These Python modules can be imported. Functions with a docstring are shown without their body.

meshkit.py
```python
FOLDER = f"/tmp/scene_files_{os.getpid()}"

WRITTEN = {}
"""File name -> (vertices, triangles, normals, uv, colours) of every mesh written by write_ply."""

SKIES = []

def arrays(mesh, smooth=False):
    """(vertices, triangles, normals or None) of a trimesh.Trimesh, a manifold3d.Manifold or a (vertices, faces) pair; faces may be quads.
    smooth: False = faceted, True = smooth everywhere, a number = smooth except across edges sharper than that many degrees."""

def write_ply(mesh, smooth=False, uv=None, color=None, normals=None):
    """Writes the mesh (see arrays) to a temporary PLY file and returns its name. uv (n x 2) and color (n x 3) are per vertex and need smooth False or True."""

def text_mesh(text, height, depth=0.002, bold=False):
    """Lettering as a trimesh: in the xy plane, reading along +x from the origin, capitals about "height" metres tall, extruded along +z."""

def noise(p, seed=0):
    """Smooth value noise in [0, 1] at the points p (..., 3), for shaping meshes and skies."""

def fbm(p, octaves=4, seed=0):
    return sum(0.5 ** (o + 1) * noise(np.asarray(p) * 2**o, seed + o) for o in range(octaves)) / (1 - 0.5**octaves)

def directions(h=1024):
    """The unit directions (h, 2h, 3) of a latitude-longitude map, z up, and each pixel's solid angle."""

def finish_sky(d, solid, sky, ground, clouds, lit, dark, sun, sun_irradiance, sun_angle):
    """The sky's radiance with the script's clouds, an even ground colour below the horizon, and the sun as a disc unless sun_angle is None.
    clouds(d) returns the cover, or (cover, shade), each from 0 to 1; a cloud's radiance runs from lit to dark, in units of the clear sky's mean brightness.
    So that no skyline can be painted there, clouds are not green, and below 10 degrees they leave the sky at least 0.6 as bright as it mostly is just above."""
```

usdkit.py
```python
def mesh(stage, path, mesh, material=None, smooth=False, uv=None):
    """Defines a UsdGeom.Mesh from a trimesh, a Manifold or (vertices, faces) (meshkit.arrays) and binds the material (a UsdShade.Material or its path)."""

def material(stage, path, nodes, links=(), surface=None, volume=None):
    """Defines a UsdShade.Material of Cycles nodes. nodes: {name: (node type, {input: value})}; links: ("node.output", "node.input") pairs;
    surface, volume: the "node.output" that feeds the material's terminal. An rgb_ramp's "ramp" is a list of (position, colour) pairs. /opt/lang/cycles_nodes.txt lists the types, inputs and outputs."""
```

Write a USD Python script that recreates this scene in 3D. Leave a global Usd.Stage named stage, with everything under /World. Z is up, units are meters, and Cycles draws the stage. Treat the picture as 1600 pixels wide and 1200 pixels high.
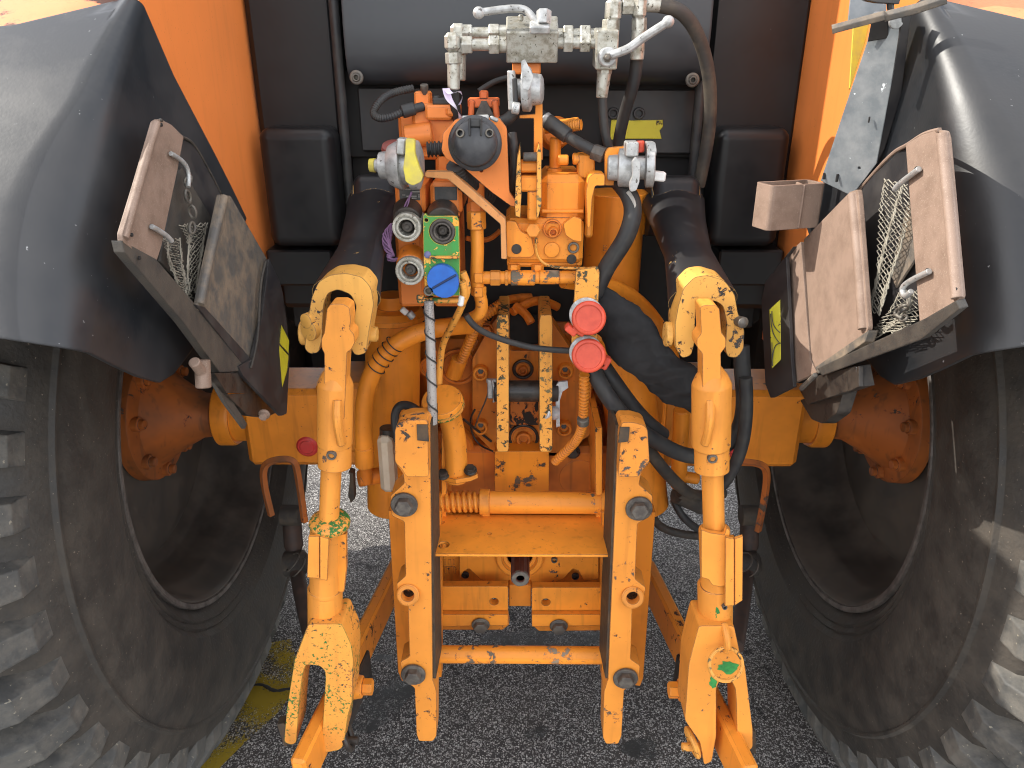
import math, random
import numpy as np, trimesh, usdkit, meshkit
from pxr import Usd, UsdGeom, UsdLux, UsdShade, Gf, Sdf
from shapely.geometry import Polygon, Point
from shapely import affinity
random.seed(7); RNG = np.random.default_rng(7)
stage = Usd.Stage.CreateInMemory()
UsdGeom.SetStageUpAxis(stage, UsdGeom.Tokens.z); UsdGeom.SetStageMetersPerUnit(stage, 1.0)
UsdGeom.Xform.Define(stage, '/World'); UsdGeom.Scope.Define(stage, '/World/Looks')
# ------------------------------------------------------------------ camera
F_PX, PITCH, YAW, ROLL = 1179.7, .4021, .0074, .0006
CAM = np.array([-.0123, 0, 1.64])
def _basis():
    F = np.array([0, math.cos(PITCH), -math.sin(PITCH)]); U = np.array([0, math.sin(PITCH), math.cos(PITCH)]); X = np.array([1., 0, 0])
    c, s = math.cos(YAW), math.sin(YAW); R = np.array([[c, -s, 0], [s, c, 0], [0, 0, 1]])
    return R @ X, R @ U, R @ F
CX, CU, CF = _basis()
cam = UsdGeom.Camera.Define(stage, '/World/camera')
m = np.eye(4); m[0, :3], m[1, :3], m[2, :3], m[3, :3] = CX, CU, -CF, CAM
cam.AddTransformOp().Set(Gf.Matrix4d(*m.ravel().tolist()))
cam.CreateHorizontalApertureAttr(36.0); cam.CreateVerticalApertureAttr(27.0)
cam.CreateFocalLengthAttr(F_PX / 1600 * 36); cam.CreateClippingRangeAttr(Gf.Vec2f(.02, 500))
cam.CreateExposureAttr(0.84)
# ------------------------------------------------------------------ light
SUN = np.array([-.78, .12, .60]); SUN /= np.linalg.norm(SUN)
sky = usdkit.material(stage, '/World/Looks/sky', {
    's': ('sky_texture', {'sky_type': 'single_scattering', 'sun_disc': False, 'sun_elevation': math.asin(SUN[2]), 'sun_rotation': math.atan2(SUN[0], SUN[1])}),
    'tc': ('texture_coordinate', {}), 'mp': ('mapping', {'scale': (1., 1., 2.6)}), 'n': ('noise_texture', {'scale': 2.2, 'detail': 7., 'roughness': .58}), 'r': ('map_range', {'from_min': .36, 'from_max': .58, 'to_max': .72, 'clamp': True}),
    'mx': ('mix_color', {'b': (15.5, 15.2, 14.9)}),
    'b': ('background_shader', {'strength': .15})},
    [('tc.generated', 'mp.vector'), ('mp.vector', 'n.vector'), ('n.fac', 'r.value'), ('r.result', 'mx.fac'), ('s.color', 'mx.a'), ('mx.result', 'b.color')], surface='b.background')
dome = UsdLux.DomeLight.Define(stage, '/World/sky')
UsdShade.MaterialBindingAPI.Apply(dome.GetPrim()).Bind(sky)
dome.GetPrim().SetCustomDataByKey('kind', 'structure')
sun = UsdLux.DistantLight.Define(stage, '/World/sun')
sun.CreateIntensityAttr(1.1); sun.CreateAngleAttr(.5); sun.CreateColorAttr(Gf.Vec3f(1, .95, .86)); sun.CreateNormalizeAttr(True)
zz = SUN; xx = np.cross([0, 0, 1], zz); xx /= np.linalg.norm(xx); yy = np.cross(zz, xx)
m = np.eye(4); m[0, :3], m[1, :3], m[2, :3] = xx, yy, zz
sun.AddTransformOp().Set(Gf.Matrix4d(*m.ravel().tolist()))
# ------------------------------------------------------------------ helpers: points
def ray(u, v):
    return CF + (u - 800) / F_PX * CX - (v - 600) / F_PX * CU
def P(u, v=None, Y=None):                      # the point at distance Y behind the picture point it was measured at
    if v is None: u, v, Y = u
    d = ray(u, v); return CAM + d * (Y / d[1])
def PX(u, v, X): d = ray(u, v); return CAM + d * ((X - CAM[0]) / d[0])
def QX(u, v, X): return (u, v, PX(u, v, X)[1])
def LX(X, *qs): return [QX(q[0], q[1], q[2] if len(q) > 2 else X) for q in qs]
def PZ(u, v, Z): d = ray(u, v); return CAM + d * ((Z - CAM[2]) / d[2])
def S(q): d = ray(q[0], q[1]); return q[2] / d[1] / F_PX     # metres per measured pixel there
A3 = lambda a: np.asarray(a, float)
cat = lambda *ms: trimesh.util.concatenate([x for y in ms for x in (y if isinstance(y, (list, tuple)) else [y])])
def unit(a): a = A3(a); return a / np.linalg.norm(a)
def frame(z, up=(0, 0, 1)):
    z = unit(z); up = A3(up)
    if abs(z @ up) > .98: up = A3((0, 1, 0)) if abs(z[1]) < .9 else A3((1, 0, 0))
    x = unit(np.cross(up, z)); return np.stack([x, np.cross(z, x), z], 1)
def place(mesh, o, R=None):
    T = np.eye(4); T[:3, 3] = o
    if R is not None: T[:3, :3] = R
    mm = mesh.copy(); mm.apply_transform(T); return mm
def rx(d): a = math.radians(d); return np.array([[1, 0, 0], [0, math.cos(a), -math.sin(a)], [0, math.sin(a), math.cos(a)]])
def ry(d): a = math.radians(d); return np.array([[math.cos(a), 0, math.sin(a)], [0, 1, 0], [-math.sin(a), 0, math.cos(a)]])
def rz(d): a = math.radians(d); return np.array([[math.cos(a), -math.sin(a), 0], [math.sin(a), math.cos(a), 0], [0, 0, 1]])
# ------------------------------------------------------------------ helpers: shapes
def rbox(sx, sy, sz, c=.002):
    c = min(c, .3 * min(sx, sy, sz)); h = A3((sx, sy, sz)) / 2; v = []
    for a in (-1, 1):
        for b in (-1, 1):
            for g in (-1, 1):
                s = A3((a, b, g))
                for k in range(3):
                    d = np.full(3, c); d[k] = 0; v.append(s * (h - d))
    return trimesh.PointCloud(v).convex_hull
def rrbox(c, s, r, R=None):
    sp = trimesh.creation.icosphere(2, r).vertices; h = A3(s) / 2 - r
    return place(trimesh.PointCloud(np.vstack([sp + h * A3((a, b, g)) for a in (-1, 1) for b in (-1, 1) for g in (-1, 1)])).convex_hull, c, R)
def box(c, s, R=None, b=.002): return place(rbox(*s, b), c, R)
def bxp(q, wpx, hpx, dm, R=None, b=.002):       # centre, width and height as measured, depth in metres
    k = S(q); return box(P(q), (wpx * k, dm, hpx * k), R, b)
def fbox(u0, v0, u1, v1, Y, dy, b=.002):        # box by its front face
    a, c = P((u0 + u1) / 2, v0, Y), P((u0 + u1) / 2, v1, Y); l, r = P(u0, (v0 + v1) / 2, Y), P(u1, (v0 + v1) / 2, Y)
    return box(((l[0] + r[0]) / 2, Y + dy / 2, (a[2] + c[2]) / 2), (r[0] - l[0], dy, a[2] - c[2]), None, b)
def lathe(o, ax, prof, n=28):                   # prof: (distance along ax, radius)
    R = frame(ax); t = np.linspace(0, 2 * math.pi, n, endpoint=False); prof = [(a, max(r, 1e-4)) for a, r in prof]
    V = np.array([[r * math.cos(x), r * math.sin(x), a] for a, r in prof for x in t]); k = len(prof); Fc = []
    for i in range(k - 1):
        for j in range(n):
            a, b, c, d = i * n + j, i * n + (j + 1) % n, (i + 1) * n + (j + 1) % n, (i + 1) * n + j
            Fc += [(a, b, c), (a, c, d)]
    V = np.vstack([V, [[0, 0, prof[0][0]], [0, 0, prof[-1][0]]]]); e = len(V)
    for j in range(n):
        Fc += [(e - 2, (j + 1) % n, j), (e - 1, (k - 1) * n + j, (k - 1) * n + (j + 1) % n)]
    mm = trimesh.Trimesh(V @ R.T + A3(o), Fc, process=False); return mm
def cyl(a, b, r, r2=None, n=24, c=.0015):
    a, b = A3(a), A3(b); L = np.linalg.norm(b - a); r2 = r if r2 is None else r2; c = min(c, .3 * r, .3 * r2, .3 * L)
    return lathe(a, b - a, [(0, r - c), (c, r), (L - c, r2), (L, r2 - c)], n)
def cp(a, b, r, r2=None, n=24): return cyl(P(a), P(b), r * S(a), None if r2 is None else r2 * S(b), n)
def hexn(a, b, r): return lathe(A3(a), A3(b) - A3(a), [(0, r * .92), (.0015, r), (np.linalg.norm(A3(b) - A3(a)) - .0015, r), (np.linalg.norm(A3(b) - A3(a)), r * .9)], 6)
def hexp(a, b, r): return hexn(P(a), P(b), r * S(a))
def ring(o, ax, r, t, n=28, k=10, sq=1):
    R = frame(ax); a = np.linspace(0, 2 * math.pi, n, endpoint=False); b = np.linspace(0, 2 * math.pi, k, endpoint=False)
    V = np.array([[(r + t * math.cos(y)) * math.cos(x), (r + t * math.cos(y)) * math.sin(x) * sq, t * math.sin(y)] for x in a for y in b]); Fc = []
    for i in range(n):
        for j in range(k):
            p, q, s, w = i * k + j, ((i + 1) % n) * k + j, ((i + 1) % n) * k + (j + 1) % k, i * k + (j + 1) % k
            Fc += [(p, q, s), (p, s, w)]
    return trimesh.Trimesh(V @ R.T + A3(o), Fc, process=False)
def spline(pts, n=40):
    p = A3(pts)
    if len(p) == 2: return p[0] + np.linspace(0, 1, n)[:, None] * (p[1] - p[0])
    d = np.r_[0, np.cumsum(np.linalg.norm(np.diff(p, axis=0), axis=1) ** .5)]
    from scipy.interpolate import CubicSpline, PchipInterpolator
    return CubicSpline(d, p, bc_type='natural')(np.linspace(0, d[-1], n))
def sweep(path, r, k=12, flat=None):            # r: number or one radius per path point; flat: (rx, ry) factors
    path = A3(path); n = len(path); r = np.broadcast_to(r, n); T = np.gradient(path, axis=0); T /= np.linalg.norm(T, axis=1)[:, None]
    R = frame(T[0]); x = R[:, 0]; V = []; a = np.linspace(0, 2 * math.pi, k, endpoint=False); fx, fy = flat or (1, 1)
    for i in range(n):
        x = unit(x - T[i] * (x @ T[i])); y = np.cross(T[i], x)
        V += [path[i] + r[i] * (fx * math.cos(t) * x + fy * math.sin(t) * y) for t in a]
    Fc = []
    for i in range(n - 1):
        for j in range(k):
            p, q, s, w = i * k + j, i * k + (j + 1) % k, (i + 1) * k + (j + 1) % k, (i + 1) * k + j
            Fc += [(p, q, s), (p, s, w)]
    V += [path[0], path[-1]]; e = len(V)
    for j in range(k): Fc += [(e - 2, (j + 1) % k, j), (e - 1, (n - 1) * k + j, (n - 1) * k + (j + 1) % k)]
    return trimesh.Trimesh(V, Fc, process=False)
def hose(qs, rpx, n=40, k=14): return sweep(spline([P(q) for q in qs], n), rpx * S(qs[len(qs) // 2]), k)
def corr(qs, rpx, pitch=.006, depth=.16, k=12):
    p = spline([P(q) for q in qs], 60); L = np.linalg.norm(np.diff(p, axis=0), axis=1).sum(); n = int(L / pitch * 4)
    p = spline([P(q) for q in qs], n); r = rpx * S(qs[len(qs) // 2]) * (1 - depth * (np.arange(n) % 4 >= 2)); return sweep(p, r, k)
def coil(a, b, R, r, turns, n=14):
    a, b = A3(a), A3(b); M = frame(b - a); L = np.linalg.norm(b - a); t = np.linspace(0, 1, turns * n)
    return sweep([a + M @ A3((R * math.cos(6.2832 * turns * x), R * math.sin(6.2832 * turns * x), L * x)) for x in t], r, 8)
def prism(pts, t, hole=()):                     # 3-D outline, thickness away from the viewer; holes: (3-D centre, radius)
    p = A3(pts); c = p.mean(0); n = np.linalg.svd(p - c)[2][2]
    if n @ (c - CAM) < 0: n = -n
    R = frame(n); q = (p - c) @ R; pg = Polygon(q[:, :2]).buffer(0)
    for h, r in hole: hq = (A3(h) - c) @ R; pg = pg.difference(Point(hq[0], hq[1]).buffer(r, 8))
    if pg.geom_type != 'Polygon': pg = max(pg.geoms, key=lambda g: g.area)
    return place(trimesh.creation.extrude_polygon(pg, t, engine='earcut'), c, R)
def plate(qs, t=.008, Y=None, holes=(), rnd=0):
    qs = [(q[0], q[1], Y if len(q) == 2 else q[2]) for q in qs]
    hs = [(P(h[0], h[1], Y if Y else qs[0][2]), h[2] * S((h[0], h[1], Y if Y else qs[0][2]))) for h in holes]
    pts = [P(q) for q in qs]
    if rnd:
        o = []
        for i in range(len(pts)):
            a, b, c = pts[i - 1], pts[i], pts[(i + 1) % len(pts)]
            la, lc = np.linalg.norm(a - b), np.linalg.norm(c - b); k = min(rnd, .45 * la, .45 * lc)
            p0, p1 = b + (a - b) / la * k, b + (c - b) / lc * k
            o += [(1 - s) ** 2 * p0 + 2 * s * (1 - s) * b + s * s * p1 for s in (0, .25, .5, .75, 1)]
        pts = o
    return prism(pts, t, hs)
def bolt(q, rpx, ax=(0, -1, 0), h=.012, washer=True):
    o = P(q) if len(q) == 3 and isinstance(q, tuple) else A3(q); k = rpx * S(q) if isinstance(q, tuple) else rpx; ax = unit(ax)
    ms = [hexn(o, o + ax * h, k)]
    if washer: ms += [cyl(o - ax * .002, o + ax * .003, k * 1.3)]
    return cat(ms)
def socket(q, rpx, ax=(0, -1, 0), h=.014):       # round bolt head with a hollow in it
    o = P(q); r = rpx * S(q); return lathe(o, ax, [(-.004, r), (h - .002, r), (h, r * .9), (h, r * .62), (h - .009, r * .55), (h - .009, .0002)], 20)
# ------------------------------------------------------------------ materials
def mat(name, nodes, links, surface='p.BSDF'): return usdkit.material(stage, '/World/Looks/' + name, nodes, links, surface=surface)
def paint(name, base, chip=.66, edge=.5, under=(.045, .035, .028), rough=.42, scale=70, under2=None, bev=.0025, dirt=.25, dirtc=(.16, .07, .02), metal=0., spec=.32):
    N = {'g': ('geometry', {}), 'n1': ('noise_texture', {'scale': scale, 'detail': 7., 'roughness': .68, 'distortion': .35}), 'n7': ('noise_texture', {'scale': 11., 'detail': 2.}), 'cl': ('math', {'math_type': 'multiply_add', 'value2': .42, 'value3': -.21}), 'ca': ('math', {'math_type': 'add'}), 'h1': ('map_range', {'from_min': chip - .035, 'from_max': chip, 'to_max': .55, 'clamp': True}), 'mh': ('mix_color', {'b': (base[0] * .42, base[1] * .30, base[2] * .5)}), 'n8': ('noise_texture', {'scale': 420., 'detail': 3.}), 'bg': ('bump', {'strength': .10, 'distance': .0012}), 'st': ('mapping', {'scale': (60., 60., 5.)}), 'n9': ('noise_texture', {'scale': 1., 'detail': 3.}), 's1': ('map_range', {'from_min': .56, 'from_max': .72, 'to_max': dirt * .7, 'clamp': True}), 'ms': ('mix_color', {'b': dirtc}),
         'c1': ('map_range', {'from_min': chip, 'from_max': chip + .012, 'clamp': True}),
         'bv': ('bevel', {'radius': bev, 'samples': 6}), 'dt': ('vector_math', {'math_type': 'dot_product'}),
         'e1': ('map_range', {'from_min': .995, 'from_max': .86, 'clamp': True}),
         'n2': ('noise_texture', {'scale': scale * 1.9, 'detail': 4., 'roughness': .6}),
         'e2': ('math', {'math_type': 'multiply'}), 'e3': ('map_range', {'from_min': edge * .5, 'from_max': edge * .5 + .03, 'clamp': True}),
         'mx': ('math', {'math_type': 'maximum', 'use_clamp': True}),
         'n3': ('noise_texture', {'scale': 7., 'detail': 4., 'roughness': .6}), 'd1': ('map_range', {'from_min': .42, 'from_max': .75, 'to_max': dirt, 'clamp': True}),
         'n4': ('noise_texture', {'scale': 330., 'detail': 3.}), 'd3': ('map_range', {'from_min': .68, 'from_max': .74, 'to_max': .55, 'clamp': True}),
         'm0': ('mix_color', {'a': base, 'b': dirtc}), 'm00': ('mix_color', {'b': dirtc}),
         'n5': ('noise_texture', {'scale': 13., 'detail': 2.}), 'u1': ('map_range', {'from_min': .52, 'from_max': .56, 'clamp': True}),
         'uc': ('mix_color', {'a': under, 'b': under2 or tuple(x * 1.9 for x in under)}),
         'm1': ('mix_color', {}), 'rg': ('mix_float', {'a': rough, 'b': .7}),
         'bh': ('math', {'math_type': 'multiply_add', 'value2': -1., 'value3': 1.}), 'bp': ('bump', {'strength': .35, 'distance': .0012}),
         'p': ('principled_bsdf', {'metallic': metal, 'specular_ior_level': spec})}
    L = [('g.position', k + '.vector') for k in ('n1', 'n2', 'n3', 'n4', 'n5', 'n7', 'n8', 'st')] + [
        ('n7.fac', 'cl.value1'), ('n1.fac', 'ca.value1'), ('cl.value', 'ca.value2'), ('ca.value', 'c1.value'), ('ca.value', 'h1.value'), ('h1.result', 'mh.fac'), ('n8.fac', 'bg.height'), ('bv.bevel', 'bg.normal'), ('st.vector', 'n9.vector'), ('n9.fac', 's1.value'), ('s1.result', 'ms.fac'), ('bv.bevel', 'dt.vector1'), ('g.normal', 'dt.vector2'), ('dt.value', 'e1.value'), ('e1.result', 'e2.value1'), ('n2.fac', 'e2.value2'),
        ('e2.value', 'e3.value'), ('c1.result', 'mx.value1'), ('e3.result', 'mx.value2'), ('n3.fac', 'd1.value'), ('d1.result', 'm0.fac'), ('n4.fac', 'd3.value'),
        ('m0.result', 'm00.a'), ('d3.result', 'm00.fac'), ('n5.fac', 'u1.value'), ('u1.result', 'uc.fac'), ('m00.result', 'ms.a'), ('ms.result', 'mh.a'), ('mh.result', 'm1.a'), ('uc.result', 'm1.b'), ('mx.value', 'm1.fac'),
        ('mx.value', 'rg.fac'), ('rg.result', 'p.roughness'), ('m1.result', 'p.base_color'), ('mx.value', 'bh.value1'), ('bh.value', 'bp.height'), ('bg.normal', 'bp.normal'), ('bp.normal', 'p.normal')]
    return mat(name, N, L)
def plain(name, c1, c2, scale=30., rough=.5, rough2=None, bump=.15, bscale=200., metal=0., spec=.5, lo=.4, hi=.65, bev=.002, speck=None, bdist=.001):
    N = {'g': ('geometry', {}), 'n': ('noise_texture', {'scale': scale, 'detail': 6., 'roughness': .65}), 'r': ('map_range', {'from_min': lo, 'from_max': hi, 'clamp': True}),
         'm': ('mix_color', {'a': c1, 'b': c2}), 'rr': ('mix_float', {'a': rough, 'b': rough if rough2 is None else rough2}),
         'n2': ('noise_texture', {'scale': bscale, 'detail': 4.}), 'bv': ('bevel', {'radius': bev, 'samples': 4}), 'bp': ('bump', {'strength': bump, 'distance': bdist}),
         'p': ('principled_bsdf', {'metallic': metal, 'specular_ior_level': spec})}
    L = [('g.position', 'n.vector'), ('g.position', 'n2.vector'), ('n.fac', 'r.value'), ('r.result', 'm.fac'), ('r.result', 'rr.fac'), ('rr.result', 'p.roughness'),
         ('n2.fac', 'bp.height'), ('bv.bevel', 'bp.normal'), ('bp.normal', 'p.normal')]
    if speck:
        N['sr'] = ('map_range', {'from_min': speck[1], 'from_max': speck[1] + .03, 'clamp': True}); N['ms'] = ('mix_color', {'b': speck[0]})
        N['n6'] = ('noise_texture', {'scale': speck[2], 'detail': 3.}); L += [('g.position', 'n6.vector'), ('n6.fac', 'sr.value'), ('sr.result', 'ms.fac'), ('m.result', 'ms.a'), ('ms.result', 'p.base_color')]
    else: L += [('m.result', 'p.base_color')]
    return mat(name, N, L)
OR = (.80, .275, .030)
O_hitch = paint('paint_hitch', OR, .67, .58, scale=60, dirt=.4)
O_rail = paint('paint_rail', (.68, .25, .038), .665, .58, scale=75)
O_head = paint('paint_head', (.68, .25, .038), .575, .5, scale=62)
O_worn = paint('paint_worn', (.78, .34, .06), .575, .42, scale=95, under=(.06, .055, .03), under2=(.16, .13, .06))
O_rod = paint('paint_rod', (.70, .265, .042), .67, .62, scale=85)
O_fork = paint('paint_fork', (.66, .34, .075), .625, .38, scale=100, under=(.03, .028, .025))
O_green = paint('paint_green_chipped', (.70, .285, .05), .56, .45, scale=150, under=(.03, .14, .03), under2=(.05, .05, .035))
O_plain = paint('paint_plain', (.76, .245, .022), .70, .7, scale=46, dirt=.42, dirtc=(.20, .06, .010))
O_deep = paint('paint_deep', (.66, .18, .018), .70, .75, scale=40, dirt=.6, dirtc=(.09, .035, .012))
O_hub = paint('paint_hub', (.42, .115, .022), .66, .7, scale=30, dirt=.8, dirtc=(.10, .05, .025), rough=.6)
O_up = paint('paint_upper', (.76, .22, .045), .70, .68, scale=60)
O_cab = paint('paint_cab', (.66, .19, .045), .80, .9, scale=60, dirt=.12, under=(.7, .55, .4), rough=.35)
O_rusty = paint('paint_rusty_fender', (.66, .225, .085), .575, .9, scale=17, under=(.06, .028, .02), dirt=.3, dirtc=(.35, .09, .03))
GREEN = paint('green_plate', (.045, .26, .06), .575, .5, scale=55, under=(.75, .42, .08), under2=(.72, .34, .05), rough=.4)
BLK = plain('black_plastic', (.003, .003, .0035), (.006, .0058, .006), 9., .36, .5, .06, 400., spec=.38, speck=((.12, .12, .13), .76, 160.))
BLKF = plain('black_fender', (.0075, .0085, .010), (.021, .020, .0205), 5., .33, .50, .10, 260., lo=.38, hi=.7, speck=((.2, .2, .2), .735, 150.), bev=.004)
BLKM = plain('black_metal', (.014, .013, .014), (.032, .028, .026), 18., .42, .6, .1, 300.)
BLKA = paint('black_arm', (.010, .0095, .011), .70, .7, scale=90, under=(.35, .22, .07), dirt=.3, dirtc=(.04, .035, .03))
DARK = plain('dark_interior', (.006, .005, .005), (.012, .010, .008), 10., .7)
RUB = plain('hose_rubber', (.016, .016, .017), (.035, .033, .03), 40., .5, .7, .1, 300.)
RUBD = plain('dusty_rubber', (.030, .026, .022), (.085, .066, .046), 25., .65, .85, .2, 300., lo=.45, hi=.7)
CLOTH = plain('black_sleeve', (.006, .006, .007), (.011, .011, .012), 60., .8, None, .5, 1400.)
TYRE = plain('tyre_rubber', (.022, .019, .016), (.050, .041, .032), 16., .62, .85, .7, 120., speck=((.17, .14, .11), .70, 210.), bdist=.002)
LUG = plain('tread_rubber', (.050, .050, .048), (.115, .105, .09), 22., .55, .8, .6, 70., speck=((.2, .18, .14), .68, 140.), bev=.006, bdist=.003)
RIM = plain('dark_rim', (.048, .040, .034), (.105, .086, .068), 8., .5, .8, .2, 120.)
EDGE = plain('bare_rim_edge', (.10, .085, .075), (.045, .038, .033), 30., .5, .7)
RUST = plain('rusty_steel', (.215, .145, .108), (.135, .085, .058), 20., .62, .8, .35, 900., lo=.42, hi=.72, speck=((.26, .19, .145), .62, 700.))
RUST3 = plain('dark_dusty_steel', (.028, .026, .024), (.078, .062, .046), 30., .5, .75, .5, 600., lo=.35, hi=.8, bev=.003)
RUST2 = plain('rubbed_steel', (.075, .068, .06), (.17, .13, .092), 28., .5, .7, .4, 500., lo=.42, hi=.62, bev=.003)
GREYP = plain('grey_strip', (.13, .145, .155), (.20, .21, .215), 30., .42, .6, .15, 300., speck=((.55, .58, .6), .72, 90.))
ZINC = plain('zinc_fitting', (.46, .45, .40), (.24, .22, .17), 70., .32, .6, .35, 500., metal=.6, speck=((.10, .09, .07), .64, 220.))
ALU = plain('cast_aluminium', (.44, .44, .43), (.27, .27, .26), 60., .38, .6, .4, 500., metal=.55, speck=((.12, .11, .10), .66, 150.))
STEEL = plain('worn_steel', (.10, .09, .08), (.17, .15, .12), 60., .42, .65, .3, 400., metal=.5)
BOLTM = plain('oxidised_bolt', (.060, .052, .046), (.125, .11, .092), 70., .5, .7, .4, 500., metal=.3)
OILY = plain('oily_steel', (.022, .019, .017), (.050, .040, .032), 40., .3, .55, .2, 300., metal=.3)
WEAR = plain('worn_dark_steel', (.022, .017, .013), (.075, .045, .022), 35., .5, .75, .3, 300.)
YEL = plain('yellow_part', (.56, .47, .05), (.44, .36, .08), 40., .4, .55, .1)
YELS = paint('yellow_sticker', (.52, .46, .03), .66, .9, scale=30, under=(.02, .02, .02), rough=.4)
RED = plain('red_cap', (.60, .075, .035), (.50, .055, .03), 60., .42, .55, .12, 300.)
BLUE = plain('blue_cap', (.018, .115, .44), (.015, .09, .36), 50., .38, .5, .1, 300.)
REFL = plain('red_plug', (.55, .035, .03), (.45, .04, .03), 40., .35)
WHITE = plain('white_plastic', (.72, .72, .70), (.6, .6, .58), 40., .45)
TANKW = plain('translucent_bottle', (.52, .43, .32), (.42, .33, .23), 20., .45)
BRIGHT = plain('bright_zinc', (.62, .64, .65), (.45, .47, .48), 60., .34, .5, .2, 500., metal=.4)
BRAID = plain('braided_strap', (.22, .21, .19), (.36, .35, .32), 200., .6, None, .8, 900.)
NETM = plain('net_strand', (.30, .275, .22), (.20, .175, .135), 80., .7)
PURP = plain('purple_twine', (.20, .10, .20), (.13, .07, .14), 80., .8)
LILAC = plain('lilac_ribbon', (.62, .52, .70), (.72, .68, .74), 50., .6)
LABEL = plain('label_black', (.03, .03, .03), (.06, .055, .05), 60., .5)
PALE = plain('pale_print', (.42, .40, .36), (.3, .28, .25), 60., .6)
# ------------------------------------------------------------------ prims
used = {}
def path_for(parent, name):
    k = (parent, name); i = used.get(k, 0); used[k] = i + 1
    return f'{parent}/{name}' if i == 0 else f'{parent}/{name}_{i:03d}'
def tag(prim, label=None, cat_=None, group=None, kind=None):
    for k, v in (('label', label), ('category', cat_), ('group', group), ('kind', kind)):
        if v: prim.SetCustomDataByKey(k, v)
TR = '/World/tractor'
tx = UsdGeom.Xform.Define(stage, TR)
tag(tx.GetPrim(), 'orange municipal tractor seen from behind, with chipped three-point hitch, black fenders and big tyres', 'tractor')
def part(name, mesh, material, parent=TR, label=None, smooth=35, kind=None):
    p = path_for(parent, name); pr = usdkit.mesh(stage, p, mesh if not isinstance(mesh, (list, tuple)) or len(mesh) == 2 and isinstance(mesh[0], np.ndarray) else cat(mesh), material, smooth=smooth)
    tag(pr.GetPrim(), label, kind=kind); return p
def thing(name, mesh, material, label, cat_, group=None, kind=None, smooth=35):
    p = path_for('/World', name); pr = usdkit.mesh(stage, p, mesh if not isinstance(mesh, list) else cat(mesh), material, smooth=smooth)
    tag(pr.GetPrim(), label, cat_, group, kind); return p
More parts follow.
